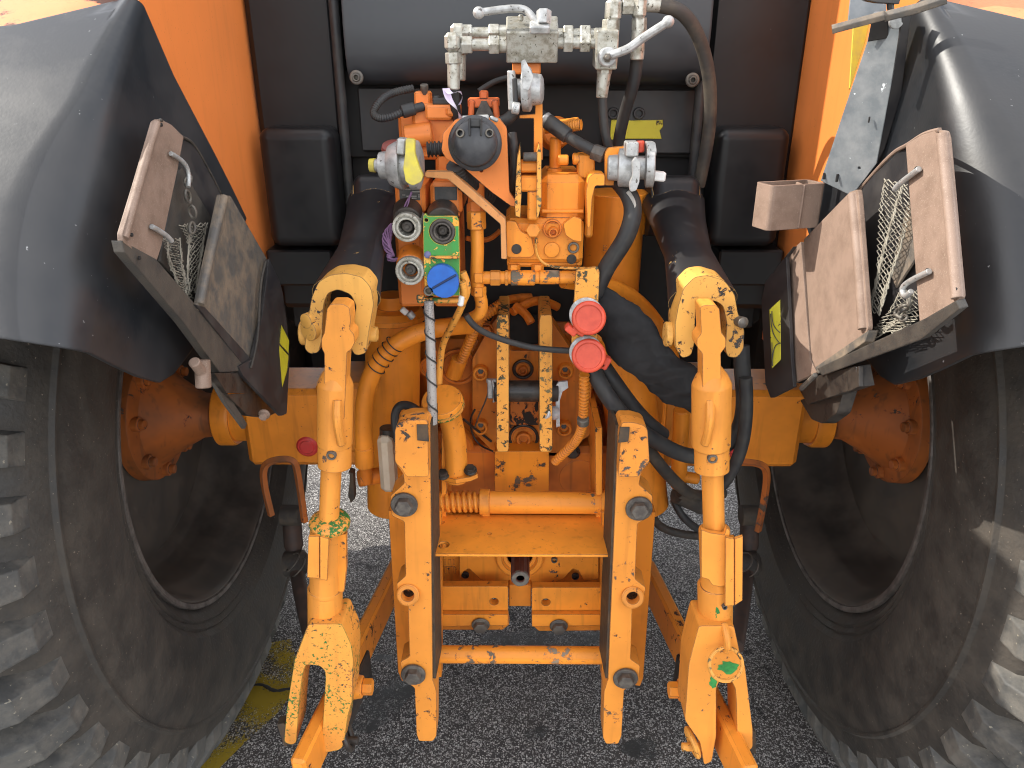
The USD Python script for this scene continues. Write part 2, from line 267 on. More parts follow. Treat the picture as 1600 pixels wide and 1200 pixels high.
# ------------------------------------------------------------------ ground
def asphalt():
    N = {'g': ('geometry', {}), 'v': ('voronoi_texture', {'scale': 185., 'randomness': 1.}), 'sp': ('separate_color', {}), 'th': ('map_range', {'from_min': .60, 'from_max': .68, 'clamp': True}),
         'dd': ('map_range', {'from_min': .5, 'from_max': .36, 'clamp': True}), 'mk': ('math', {'math_type': 'multiply'}),
         'v2': ('voronoi_texture', {'scale': 360.}), 'sp2': ('separate_color', {}), 'th2': ('map_range', {'from_min': .74, 'from_max': .8, 'to_max': .7, 'clamp': True}), 'mk2': ('math', {'math_type': 'maximum'}),
         'n': ('noise_texture', {'scale': 3., 'detail': 5.}), 'nr': ('map_range', {'from_min': .35, 'from_max': .7, 'clamp': True}),
         'a': ('mix_color', {'a': (.042, .038, .037), 'b': (.070, .062, .057)}), 'b': ('mix_color', {'a': (.24, .23, .22), 'b': (.55, .53, .50)}), 'c': ('mix_color', {}),
         'o': ('noise_texture', {'scale': 8., 'detail': 3.}), 'or': ('map_range', {'from_min': .64, 'from_max': .70, 'to_max': .75, 'clamp': True}), 'c2': ('mix_color', {'b': (.012, .011, .011)}),
         'bp': ('bump', {'strength': .7, 'distance': .003}), 'p': ('principled_bsdf', {'roughness': .85, 'specular_ior_level': .3})}
    L = [('g.position', k + '.vector') for k in ('v', 'v2', 'n', 'o')] + [('v.color', 'sp.color'), ('sp.r', 'th.value'), ('v.distance', 'dd.value'), ('th.result', 'mk.value1'), ('dd.result', 'mk.value2'),
        ('v2.color', 'sp2.color'), ('sp2.r', 'th2.value'), ('mk.value', 'mk2.value1'), ('th2.result', 'mk2.value2'), ('n.fac', 'nr.value'), ('nr.result', 'a.fac'), ('sp.g', 'b.fac'), ('a.result', 'c.a'), ('b.result', 'c.b'), ('mk2.value', 'c.fac'),
        ('o.fac', 'or.value'), ('c.result', 'c2.a'), ('or.result', 'c2.fac'), ('c2.result', 'p.base_color'), ('mk2.value', 'bp.height'), ('bp.normal', 'p.normal')]
    return mat('asphalt', N, L)
ASPH = asphalt()
gp = thing('ground', trimesh.Trimesh([[-150, -150, 0], [150, -150, 0], [150, 150, 0], [-150, 150, 0]], [[0, 1, 2], [0, 2, 3]]), ASPH, 'dark asphalt yard with pale stone chips', 'ground', kind='structure')
def marking():
    N = {'g': ('geometry', {}), 'n': ('noise_texture', {'scale': 170., 'detail': 4., 'roughness': .7}), 'n2': ('noise_texture', {'scale': 9., 'detail': 4.}), 'ad': ('math', {'math_type': 'add'}),
         'r': ('map_range', {'from_min': .93, 'from_max': 1.06, 'clamp': True}), 'd': ('diffuse_bsdf', {'color': (.26, .185, .025)}), 't': ('transparent_bsdf', {}), 'm': ('mix_closure', {})}
    return mat('worn_yellow_marking', N, [('g.position', 'n.vector'), ('g.position', 'n2.vector'), ('n.fac', 'ad.value1'), ('n2.fac', 'ad.value2'), ('ad.value', 'r.value'), ('r.result', 'm.fac'), ('t.BSDF', 'm.closure1'), ('d.BSDF', 'm.closure2')], 'm.closure')
def flat(pts, z):
    v2, f2 = trimesh.creation.triangulate_polygon(Polygon([(p[0], p[1]) for p in pts]), engine='earcut')
    return trimesh.Trimesh(np.c_[v2, np.full(len(v2), z)], f2, process=False)
gm = thing('road_marking', flat([PZ(*q, 0) for q in ((395, 1010), (455, 1000), (470, 1060), (440, 1110), (380, 1165), (330, 1215), (240, 1215), (290, 1140))], .004), marking(), 'worn yellow paint stripe on the asphalt beside the left tyre', 'road marking', kind='structure')
def oil():
    N = {'g': ('geometry', {}), 'n': ('noise_texture', {'scale': 60., 'detail': 5., 'roughness': .7}), 'n2': ('noise_texture', {'scale': 12., 'detail': 3.}), 'ad': ('math', {'math_type': 'add'}),
         'r': ('map_range', {'from_min': .82, 'from_max': 1.12, 'to_max': .92, 'clamp': True}), 'd': ('principled_bsdf', {'base_color': (.008, .0075, .007), 'roughness': .5}), 't': ('transparent_bsdf', {}), 'm': ('mix_closure', {})}
    return mat('oil_soaked_asphalt', N, [('g.position', 'n.vector'), ('g.position', 'n2.vector'), ('n.fac', 'ad.value1'), ('n2.fac', 'ad.value2'), ('ad.value', 'r.value'), ('r.result', 'm.fac'), ('t.BSDF', 'm.closure1'), ('d.BSDF', 'm.closure2')], 'm.closure')
OIL = oil()
def blob(u, v, a, b, rot, z):
    c = PZ(u, v, 0); k = RNG.uniform(.72, 1.15, 40); k = (k + np.roll(k, 1) + np.roll(k, 2)) / 3; t = np.linspace(0, 6.2832, 40, endpoint=False)
    x, y = a * k * np.cos(t), b * k * np.sin(t); ca, sa = math.cos(rot), math.sin(rot); return flat(list(zip(c[0] + x * ca - y * sa, c[1] + x * sa + y * ca)), z)
for u, v, a, b, r, lb in ((600, 1100, .20, .055, .9, 'long dark oil stain beside the foot of the left lift rod'), (1000, 1172, .05, .035, 0, 'round dark oil stain right of the right hitch rail foot'), (838, 1146, .035, .02, .3, 'small dark oil spot midway between the two hitch rails'), (600, 1030, .03, .02, 0, 'small dark oil spot behind the lower left hitch rail bolt'), (860, 1000, .22, .05, 0, 'wide dark oil film on the asphalt under the lower cross bar')):
    thing('oil_stain', blob(u, v, a, b, r, .004), OIL, lb, 'oil stain', kind='structure')
cr = spline([PZ(*q, .006) for q in ((355, 1075), (385, 1072), (410, 1070), (430, 1079), (455, 1076), (480, 1088))], 30)
thing('crack', sweep(cr, .004 + .003 * RNG.random(30), 6, (1, .35)), DARK, 'black wavering crack across the asphalt by the left tyre', 'crack', kind='structure', smooth=False)
# ------------------------------------------------------------------ wheels
YC, ZC = 1.649, .855
def ringmesh(prof, sx, n=120):                   # prof: (|x|, r); closed ring profile swept about the axle
    k = len(prof); t = np.linspace(0, 2 * math.pi, n, endpoint=False)
    V = np.array([[sx * x, YC - r * math.cos(a), ZC + r * math.sin(a)] for a in t for x, r in prof]); Fc = []
    for i in range(n):
        for j in range(k):
            a, b, c, d = i * k + j, ((i + 1) % n) * k + j, ((i + 1) % n) * k + (j + 1) % k, i * k + (j + 1) % k
            Fc += [(a, c, b), (a, d, c)] if sx > 0 else [(a, b, c), (a, c, d)]
    return trimesh.Trimesh(V, Fc, process=False)
def wheel(sx):
    w = path_for(TR, 'rear_wheel'); UsdGeom.Xform.Define(stage, w)
    tyre = [(.752, .452), (.738, .470), (.728, .478), (.732, .484), (.722, .494), (.726, .500), (.714, .512), (.702, .56), (.697, .61), (.700, .66), (.709, .690), (.704, .694), (.704, .699), (.712, .703), (.722, .735), (.745, .768),
            (.80, .800), (.98, .812), (1.18, .800), (1.23, .768), (1.26, .66), (1.25, .52), (1.22, .452), (1.20, .43), (.78, .43)]
    part('tyre', ringmesh(tyre, sx), TYRE, w, smooth=30)
    lip = [(.742, .440), (.740, .449), (.743, .452), (.752, .452), (.752, .436)]
    part('rim_flange', ringmesh(lip, sx), EDGE, w)
    rim = [(.746, .438), (.760, .426), (.79, .418), (.81, .404), (.83, .398), (.87, .392), (.89, .384), (.905, .372), (.92, .355), (.915, .33), (.915, .15), (.90, .10), (.93, .05), (.96, .05), (.96, .36), (1.18, .43), (.80, .432)]
    part('rim', ringmesh(rim, sx), RIM, w, smooth=30)
    part('hub', lathe((sx * .72, YC, ZC), (sx, 0, 0), [(0, .050), (.05, .055), (.09, .078), (.13, .105), (.15, .122), (.155, .150), (.16, .157), (.188, .159), (.192, .15)], 48), O_hub, w)
    for i in range(8):
        a = 2 * math.pi * (i + .35) / 8; o = A3((sx * .878, YC - .134 * math.cos(a), ZC + .134 * math.sin(a)))
        part('wheel_bolt', cat(cyl(o, o - A3((sx * .018, 0, 0)), .017), cyl(o - A3((sx * .012, 0, 0)), o - A3((sx * .03, 0, 0)), .011)), O_hub, w)
    vo = A3((sx * .925, YC - .235, ZC - .165)); part('valve_cap', cyl(vo, vo - A3((sx * .05, 0, 0)), .008), WHITE, w)
    n = 50
    for i in range(n):
        for row in (0, 1):
            if row == 1 and (i % n) > n: continue
            a0 = 2 * math.pi * (i + .5 * row) / n
            # a lug: radial block with sloping flank, running from the shoulder to past the middle
            xs = ((.724, .775), (.752, .826), (.80, .862), (.97, .868)) if row == 0 else ((1.236, .775), (1.21, .826), (1.16, .858), (.99, .866))
            V = []; jit = RNG.uniform(-.004, .004)
            for kk, (x, r) in enumerate(xs):
                sl = (.0, .006, .016, .05)[kk] * (1 if row == 0 else 1)
                rb = (.70, .74, .785, .80)[kk]; h0, h1 = (.033, .025)
                for (rr, h) in ((rb, h0), (r + jit * .5, h1)):
                    for sg in (-1, 1):
                        a = a0 + (sg * h + sl) / .86; V.append((sx * x, YC - rr * math.cos(a), ZC + rr * math.sin(a)))
            Fc = []
            for kk in range(3):
                b = kk * 4; c = b + 4
                for (p, q) in ((0, 2), (2, 3), (3, 1), (1, 0)): Fc += [(b + p, b + q, c + q), (b + p, c + q, c + p)]
            Fc += [(0, 1, 3), (0, 3, 2), (12, 14, 15), (12, 15, 13)]
            lm = trimesh.Trimesh(V, Fc, process=False); trimesh.repair.fix_normals(lm)
            lo = lm.vertices[:, 2].min()
            if lo < .004: lm.vertices[:, 2] = np.maximum(lm.vertices[:, 2], .004)
            part('tread_lug', lm, LUG, w, smooth=False)
wheel(-1); wheel(1)
# ------------------------------------------------------------------ fenders
def fender(sx):
    th = np.radians(np.linspace(29.6, 57, 26)); V = []
    def sect(t):
        c = .062 + .03 * math.sin(math.pi * min(1, t * 1.6)) - .045 * t ** 1.5
        pr = [(.500, r) for r in (.60, .64, .68, .72, .76, .80, .86, .915)]
        for a in np.linspace(0, 90, 9): pr.append((.500 + c * (1 - math.cos(math.radians(a))), 1.032 - c + c * math.sin(math.radians(a))))
        pr += [(.64, 1.034), (.70, 1.034), (.78, 1.030), (.90, 1.018), (1.05, .995), (1.2, .968), (1.29, .945), (1.31, .92)]
        return pr
    prof = sect(0)
    for i, a in enumerate(th):
        t = i / (len(th) - 1); pf = sect(t); tilt = 1 - t
        inner = [(x + .006 * (x < .56), r - .006 * (x > .52)) for x, r in pf][::-1]
        for x, r in pf + inner:
            sm = min(1, max(0, (x - .5) / .10)); sm = sm * sm * (3 - 2 * sm)
            aa = a - (a - th[0]) * .15 * min(1, max(0, (x - .5) / .15)) + math.radians(.5) * sm * tilt
            aa += math.radians(4.6) * ((r < .93) * ((.93 - min(r, .93)) / .33) ** 1.2) * t
            aa += math.radians(-1.0 * math.sin(max(0, min(1, (r - .66) / .30)) * math.pi) + 9 * max(0, (.79 - r) / .15) ** 1.3) * tilt
            V.append((sx * x, YC - r * math.cos(aa), ZC + r * math.sin(aa)))
    k = 2 * len(prof); Fc = []
    for i in range(len(th) - 1):
        for j in range(k):
            a, b, c, d = i * k + j, (i + 1) * k + j, (i + 1) * k + (j + 1) % k, i * k + (j + 1) % k
            Fc += [(a, b, c), (a, c, d)] if sx < 0 else [(a, c, b), (a, d, c)]
    e = (len(th) - 1) * k
    for j in range(len(prof) - 1):
        o, q = j, k - 1 - j
        for base in (0, e): Fc += [(base + o, base + o + 1, base + q - 1), (base + o, base + q - 1, base + q)]
    mm = trimesh.Trimesh(V, Fc, process=False); trimesh.repair.fix_normals(mm)
    f = part('fender', mm, BLKF, smooth=50)
    # the orange wing above it
    pr2 = [(.515, .955), (.52, .99), (.54, 1.01), (.60, 1.022), (.80, 1.018), (1.05, .986), (1.28, .94), (1.28, .925), (1.05, .971), (.80, 1.003), (.60, 1.009), (.555, 1.0), (.53, .985), (.527, .955)]
    V = []; th2 = np.radians(np.linspace(49, 118, 30)); k = len(pr2); Fc = []
    for a in th2:
        for x, r in pr2: V.append((sx * x, YC - r * math.cos(a), ZC + r * math.sin(a) + .0))
    for i in range(len(th2) - 1):
        for j in range(k):
            a, b, c, d = i * k + j, (i + 1) * k + j, (i + 1) * k + (j + 1) % k, i * k + (j + 1) % k
            Fc += [(a, b, c), (a, c, d)]
    mm = trimesh.Trimesh(V, Fc, process=False); trimesh.repair.fix_normals(mm)
    part('wing', mm, O_rusty, smooth=50)
fender(-1); fender(1)
# ------------------------------------------------------------------ cab rear
for sx in (-1, 1):
    X = .508 * sx
    pg = [(X, 1.10, 1.70), (X, 1.10, 1.9), (X, 1.56, 1.9), (X, 1.52, 1.10), (X, 1.46, 1.10), (X, 1.40, 1.28), (X, 1.16, 1.56)]
    part('cab_side_panel', prism(pg, .006), O_cab)
CABY = 1.50
for (u0, u1, sx) in ((378, 520, -1), (1113, 1275, 1)):
    x0, x1 = P(u0, 0, CABY)[0], P(u1, 0, CABY)[0]; w = abs(x1 - x0); xc = (x0 + x1) / 2
    part('corner_column', box((xc, CABY + .05, 1.62), (w, .10, .90), None, .012), BLK)
    a, b = (410, 526) if sx < 0 else (1114, 1228)
    bb = fbox(a, 200, b, 388, 1.425, .08).bounds; part('lamp_box', rrbox(bb.mean(0), bb[1] - bb[0], .022), BLK)
    part('lamp_box_base', fbox(a + 8, 391, b - 6, 447, 1.44, .06, .004), BLK)
    e = 519 if sx < 0 else 1109
    part('door_seal', cyl(P(e, -20, 1.49), P(e, -20, 1.49) - A3((0, 0, .5)), .009), RUB)
# curved tailgate
tg = []; u0, u1 = P(540, 60, 1.47)[0], P(1107, 60, 1.47)[0]
prof = [(1.47, 1.9), (1.462, 1.80), (1.455, 1.70), (1.456, 1.655), (1.462, 1.63), (1.475, 1.612), (1.50, 1.603), (1.56, 1.603), (1.56, 1.9)]
part('tailgate', prism([(0, y, z) for y, z in prof], .001) if False else place(trimesh.creation.extrude_polygon(Polygon([(y, z) for y, z in prof]), u1 - u0, engine='earcut'), (u0, 0, 0), np.array([[0, 0, 1], [1, 0, 0], [0, 1, 0]])), plain('tailgate_black', (.018, .0195, .022), (.024, .0255, .028), 8., .36, .45, .05, 500., bev=.006), smooth=60)
for q in ((557, 121, 1.452), (1082, 125, 1.452)): part('tailgate_screw', cat(ring(P(q), (0, 1, 0), 8 * S(q), 3 * S(q)), socket(q, 6, h=.006)), STEEL)
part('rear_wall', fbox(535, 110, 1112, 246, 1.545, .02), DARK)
part('valve_shield', fbox(562, 137, 700, 236, 1.525, .015), BLKM); part('valve_shield', fbox(945, 140, 1083, 240, 1.525, .015), BLKM)
for u in (958, 998): part('shield_screw', socket((u, 177, 1.524), 9, h=.006), BLKM)
part('warning_sticker', plate([(955, 187), (966, 187), (960, 218), (953, 218)], .001, 1.5235), YELS)
part('warning_sticker', plate([(980, 188), (1036, 187), (1036, 198), (1031, 204), (1034, 217), (973, 217)], .001, 1.5235), YELS)
part('cab_shell', box((0, 2.22, 2.27), (1.04, 1.40, .78), None, .05), BLK)
part('cab_body', box((0, 2.24, 1.55), (.98, 1.30, .66), None, .03), DARK)
part('cab_roof', box((0, 2.32, 2.72), (1.3, 1.45, .12), None, .04), O_cab)
part('cab_floor', box((0, 2.45, 1.15), (1.06, 1.7, .12), None, .02), DARK)
part('cab_back_lower', box((0, 1.575, 1.36), (1.0, .03, .5), None, .004), DARK)
for sx in (-1, 1): part('fuel_tank', box((sx * .54, 2.75, .86), (.36, 1.0, .46), None, .05), BLKM)
part('gearbox', box((0, 2.5, .78), (.42, 1.6, .56), None, .05), O_deep)
# ------------------------------------------------------------------ axle
ax = part('axle_housing', cat(cyl((-.70, YC, .865), (.70, YC, .865), .072, n=32)), O_plain)
for sx in (-1, 1):
    h = part('axle_flange', cat(lathe((sx * .685, YC, .862), (sx, 0, 0), [(0, .076), (.008, .080), (.040, .080), (.044, .074)], 36)), O_plain)
    part('axle_box', box((sx * .475, 1.62, .868), (.33, .15, .195), None, .012), O_plain)
    part('axle_box_step', box((sx * .37, 1.605, .90), (.18, .15, .175), None, .010), O_plain)
    u, v = (480, 698) if sx < 0 else (1150, 700); part('red_plug', lathe(P(u, v, 1.545), (0, -1, 0), [(-.02, 18 * .00142), (0, 18 * .00142), (.003, 15 * .00142), (.003, 12 * .00142), (.005, 11 * .00142)]), REFL)
    qs = [(410, 820, 1.42), (424, 805, 1.42), (412, 735, 1.42), (424, 721, 1.42), (455, 719, 1.42), (464, 735, 1.42), (476, 815, 1.42)][1:] if sx < 0 else [(1184, 830, 1.42), (1198, 745, 1.42), (1190, 727, 1.42), (1162, 722, 1.42), (1150, 722, 1.42)]
    part('lift_stop_hoop', sweep(spline([P(q) for q in qs], 40), .0065, 4, (1.3, 1.3)), O_hub, smooth=False)
# transmission rear case
part('rear_case', cat(fbox(655, 535, 990, 770, 1.52, .25, .02), fbox(735, 508, 905, 560, 1.535, .2, .02)), O_deep)
part('case_step', fbox(660, 700, 985, 800, 1.47, .1, .012), O_deep)
part('case_lower', fbox(686, 860, 945, 925, 1.44, .25, .012), O_hitch)
for sx, u in ((-1, 614), (1, 965)):
    part('lift_cylinder', cat(cyl(P(u, 490, 1.46), P(u + (0 if sx < 0 else 40), 790, 1.46), 42 * S((u, 600, 1.46)), n=32), lathe(P(u, 490, 1.46), (0, 0, 1), [(-.01, .066), (.0, .066), (.012, .055), (.014, .03), (.04, .03)], 28)), O_plain)
part('side_tank', cat(cp((962, 300, 1.47), (950, 520, 1.47), 47, 42, 32)), O_plain)
part('side_tank_flange', cp((985, 300, 1.47), (985, 365, 1.47), 30, 24), O_plain)
part('cast_letter', place(meshkit.text_mesh('E', 9 * S((945, 385, 1.4)), .0015), P(941, 392, 1.407), rx(90)), O_plain, smooth=False)
for q in ((672, 573, 1.515), (962, 573, 1.515), (932, 560, 1.515)): part('case_port', lathe(P(q), (0, -1, 0), [(-.002, 17 * S(q)), (.006, 17 * S(q)), (.006, 13 * S(q)), (.002, 12 * S(q)), (.002, .001)]), O_deep)
q = (716, 573, 1.51); part('round_port', lathe(P(q), (0, -1, 0), [(-.002, 30 * S(q)), (.005, 30 * S(q)), (.005, 25 * S(q)), (-.001, 24 * S(q)), (-.001, .001)], 32), O_deep)
# top link bracket
BY = 1.47
O_base = paint('paint_base', (.66, .20, .018), .655, .6, scale=34, dirt=.6, dirtc=(.08, .035, .012), under=(.03, .024, .02))
hexb = part('top_link_base', plate([(775, 497), (796, 497), (797, 548), (842, 548), (843, 497), (860, 497), (902, 560), (925, 590), (922, 680), (870, 712), (775, 712), (738, 672), (738, 560), (760, 520)], .04, BY, rnd=.006), O_base)
for q in ((751, 580), (751, 664), (883, 577), (881, 666)): part('base_bolt', socket((q[0], q[1], BY - .001), 12, h=.018), O_plain)
for q, r in (((817, 577), 15), ((818, 684), 24)): part('recess_bolt', cat(lathe(P(*q, BY), (0, -1, 0), [(-.002, r * .00125), (.004, r * .00125), (.004, r * .0010), (-.006, r * .0009), (-.006, .001)]), socket((q[0], q[1], BY + .001), r * .5, h=.012)), O_deep)
for a, b in ((776, 795), (843, 863)):
    part('top_link_rib', plate([(a, 500), (a + 2, 492), (b - 1, 492), (b, 500), (b, 700), (b - 2, 706), (a + 2, 706), (a, 700)], .125, 1.345, rnd=.003), O_worn)
    o0 = P(b if a < 800 else a, 600, 1.40); s = 1 if a < 800 else -1
part('case_opening', plate([(792, 492), (848, 492), (848, 552), (792, 552)], .003, 1.515), DARK)
part('greasy_block', plate([(797, 622), (842, 622), (842, 664), (797, 664)], .03, 1.445, rnd=.003), paint('paint_greasy', (.50, .15, .018), .50, .5, scale=40, under=(.02, .015, .012), under2=(.03, .024, .02)))
for q, r in (((751, 580), 5), ((751, 664), 5), ((883, 577), 5), ((881, 666), 5)): part('bolt_recess', cyl(P(q[0], q[1], BY - .0195), P(q[0], q[1], BY - .0205), r * .00125, n=6), OILY)
for q, r in (((817, 577), 17), ((818, 684), 27)): part('grease_ring', ring(P(q[0], q[1], BY - .004), (0, -1, 0), r * .00112, .0035, 32, 8), OILY)
part('top_link_pin', cyl(P(772, 611, 1.385), P(872, 611, 1.385), 17 * S((818, 612, 1.385))), OILY)
part('pin_clip', cat(bxp((766, 607, 1.385), 9, 32, .012), hose([(769, 594, 1.375), (773, 615, 1.372), (771, 628, 1.375)], 2, 12, 6), cp((760, 595, 1.385), (776, 595, 1.385), 4)), ALU)
part('clip_wire', hose([(763, 612, 1.39), (757, 630, 1.40), (748, 650, 1.42), (742, 668, 1.44)], 1.2, 14, 6), STEEL)
part('locking_lever', cat(plate([(868, 603), (873, 597), (887, 596), (888, 606), (879, 612), (875, 625), (875, 666), (869, 668)], .006, 1.372), cp((850, 644, 1.352), (868, 645, 1.372), 11)), BRIGHT)
part('bracket_foot', plate([(773, 705), (858, 705), (858, 768), (773, 768)], .05, 1.425, rnd=.004), paint('paint_foot', (.78, .25, .018), .60, .7, scale=22, under=(.06, .04, .025)))
# ------------------------------------------------------------------ ladder hitch
RY = 1.17
def flip(qs, c=815.5): return [(2 * c - q[0],) + tuple(q[1:]) for q in qs]
RL = [(617, 672), (622, 661), (640, 656), (668, 656), (672, 664), (676, 1062), (682, 1080), (682, 1150), (676, 1158), (655, 1158), (651, 1148), (648, 1075), (628, 1060), (626, 1034), (640, 1026), (638, 945), (622, 935), (620, 912), (634, 900), (632, 815), (612, 806), (610, 775), (632, 755), (630, 740), (617, 722)]
RR = [(1012, 672), (1007, 665), (990, 660), (971, 660), (966, 668), (950, 1062), (944, 1080), (942, 1152), (947, 1162), (966, 1162), (971, 1150), (975, 1078), (998, 1066), (1000, 1040), (985, 1030), (988, 948), (1005, 938), (1009, 918), (992, 905), (996, 818), (1018, 806), (1020, 775), (998, 757), (1002, 738), (1015, 722)]
for qs, sx in ((RL, -1), (RR, 1)):
    r = part('hitch_rail', plate(qs, .05, RY, holes=[((638, 928, 9) if sx < 0 else (988, 932, 9))], rnd=.004), O_rail)
    head = [q for q in qs if q[1] < 745]
    hq = [(617, 672), (622, 661), (640, 656), (668, 656), (670, 745), (634, 745), (630, 735), (617, 722)] if sx < 0 else [(1012, 672), (1007, 665), (990, 660), (971, 660), (966, 745), (998, 745), (1002, 735), (1015, 722)]
    part('rail_head', plate(hq, .03, RY - .028, rnd=.006), O_head)
    nq = [(651, 664), (668, 664), (670, 690), (652, 688)] if sx < 0 else [(969, 668), (984, 668), (982, 690), (966, 692)]
    part('head_notch', plate(nq, .004, RY - .031), WEAR)
    e0, e1 = ((669, 662), (678, 1060)) if sx < 0 else ((966, 665), (949, 1060))
    a, b = P(*e0, RY + .004), P(*e1, RY + .004)
    dx = -sx * .004
    wp = [a + (dx, 0, 0), b + (dx, 0, 0), b + (dx * 2, .085, 0), a + (dx * 2, .085, 0)]
    part('wear_strip', prism(wp, .006), WEAR)
    eq = (632, 787) if sx < 0 else (998, 793); part('rail_bolt', cat(bolt((eq[0], eq[1], RY - .007), 14, h=.018, washer=False), cyl(P(eq[0], eq[1], RY - .002), P(eq[0], eq[1], RY - .002) - A3((0, .007, 0)), 20.5 * .00119, n=32)), BOLTM)
    eq = (646, 1052) if sx < 0 else (977, 1058); part('rail_bolt', cat(bolt((eq[0], eq[1], RY - .007), 12.5, h=.018, washer=False), cyl(P(eq[0], eq[1], RY - .002), P(eq[0], eq[1], RY - .002) - A3((0, .007, 0)), 18.5 * .00135, n=32)), BOLTM)
    eq = (638, 928, RY - .002) if sx < 0 else (988, 932, RY - .002); part('rail_eye', lathe(P(eq), (0, -1, .3), [(-.01, 18 * S(eq)), (.006, 18 * S(eq)), (.008, 16 * S(eq)), (.008, 10 * S(eq)), (-.01, 9 * S(eq))]), O_rail)
    sp = [(607, 798), (690, 798), (690, 1058), (628, 1064), (622, 1050)] if sx < 0 else [(1024, 800), (940, 800), (940, 1062), (1000, 1072), (1005, 1060)]
    part('side_plate', plate(sp, .03, 1.30), O_plain)
    ip = [(690, 668), (698, 668), (697, 860), (690, 860)] if sx < 0 else [(941, 668), (930, 668), (932, 860), (941, 860)]
    part('inner_cheek', plate(ip, .2, 1.33), O_hitch)
part('cross_bar', cp((670, 1022, 1.26), (960, 1024, 1.26), 13.5, n=28), paint('paint_bar', OR, .60, .6, scale=42, under=(.13, .10, .07)))
za = P(815, 866, 1.2)[2]
c4 = [PZ(673, 864, za), PZ(957, 868, za), PZ(944, 805, za), PZ(690, 803, za)]
c4[2][1] = c4[3][1] = (c4[2][1] + c4[3][1]) / 2; c4[0][1] = c4[1][1] = (c4[0][1] + c4[1][1]) / 2
part('drawbar_shield', prism(c4, .006, [(PZ(693, 851, za), .011), (PZ(765, 834, za), .004), (PZ(692, 816, za), .0035)]), O_hitch)
part('latch_bar', cp((764, 784, 1.335), (948, 786, 1.335), 17, n=28), paint('paint_latch', OR, .615, .6, scale=38, under=(.10, .085, .07)))
part('latch_core', cp((676, 784, 1.335), (765, 784, 1.335), 12), O_hitch)
part('latch_spring', coil(P(678, 784, 1.335), P(748, 784, 1.335), 14 * S((700, 784, 1.335)), 3.2 * S((700, 784, 1.335)), 8), O_hitch)
part('latch_collar', cat(cp((749, 784, 1.335), (765, 784, 1.335), 20), fbox(752, 784, 765, 808, 1.33, .02)), O_hitch)
part('latch_collar', cat(cp((937, 786, 1.335), (949, 786, 1.335), 20), fbox(939, 786, 950, 812, 1.33, .02)), O_hitch)
part('latch_rod', cp((765, 800, 1.33), (940, 801, 1.33), 2.5), O_hitch)
# pto area
CY = 1.43
part('pto_plate', plate([(718, 864), (935, 866), (935, 905), (912, 908), (905, 893), (895, 888), (880, 905), (850, 916), (780, 916), (750, 905), (733, 888), (724, 893), (718, 908)], .012, CY - .012, rnd=.004), O_hitch)
for q in ((727, 899), (899, 901)): part('plate_hole_plug', lathe(P(q[0], q[1], CY - .0125), (0, -1, 0), [(-.004, .0085), (.001, .0085), (.001, .0065), (-.006, .006), (-.006, .001)]), OILY)
part('plate_bolt', socket((866, 874, CY - .013), 5, h=.006), STEEL)
q = (812, 868, CY - .012); part('pto_seal_ring', lathe(P(q), (0, -1, 0), [(0, 38 * S(q)), (.008, 38 * S(q)), (.012, 35 * S(q)), (.012, 28 * S(q)), (.004, 26 * S(q)), (.004, 20 * S(q)), (-.002, 19 * S(q)), (-.002, .001)], 40), O_hitch)
sh = [];
q = (813, 904, 1.25); o = P(q); n = 12
prof = []
for i in range(48):
    a = 2 * math.pi * i / 48; r = 15 * S(q) * (1 if (i // 4) % 2 else .87); prof.append((r * math.cos(a), r * math.sin(a)))
sm = trimesh.creation.extrude_polygon(Polygon(prof).difference(Point(0, 0).buffer(6 * S(q))), .16, engine='earcut')
sh = place(sm, o, np.array([[1, 0, 0], [0, 0, 1], [0, -1, 0]]))
pto = part('pto_shaft', sh, plain('rusty_shaft', (.075, .022, .016), (.12, .045, .03), 60., .42, .6, .2, 300., metal=.25), smooth=20)
part('shaft_tip', lathe(o, (0, -1, 0), [(-.004, 14.4 * S(q)), (.002, 13.4 * S(q)), (.002, 7 * S(q)), (-.004, 6.4 * S(q))]), STEEL, pto)
part('case_lug', fbox(795, 914, 830, 948, 1.40, .08), O_hitch)
for qs in ([(688, 916), (794, 916), (794, 962), (796, 976), (785, 984), (688, 984)], [(831, 918), (945, 918), (945, 985), (842, 986), (831, 976)]):
    part('drawbar_frame', plate(qs, .02, 1.36, holes=[((772, 940, 7) if qs[0][0] < 700 else (853, 941, 7))], rnd=.004), O_hitch)
    part('frame_lip', plate([(qs[0][0], 960), (qs[1][0], 960), (qs[1][0], 977), (qs[0][0], 979)], .012, 1.345, rnd=.003), O_hitch)
for q in ((751, 976), (873, 978)): part('frame_bolt', bolt((q[0], q[1], 1.343), 11, (0, -1, -.15), .014), STEEL)
for (x0, x1, y) in ((692, 714, 886), (912, 935, 888)):
    part('cast_marks', cat([fbox(x0 + 2 + 7 * i, y - 12 + 13 * j, x0 + 4 + 7 * i + (i + j) % 2 * 2, y - 3 + 13 * j, 1.4385, .004, .0003) for i in range(3) for j in range(2)] + [fbox(x0, y - 1, x1 - 3, y, 1.4385, .004, .0002)]), O_hitch)

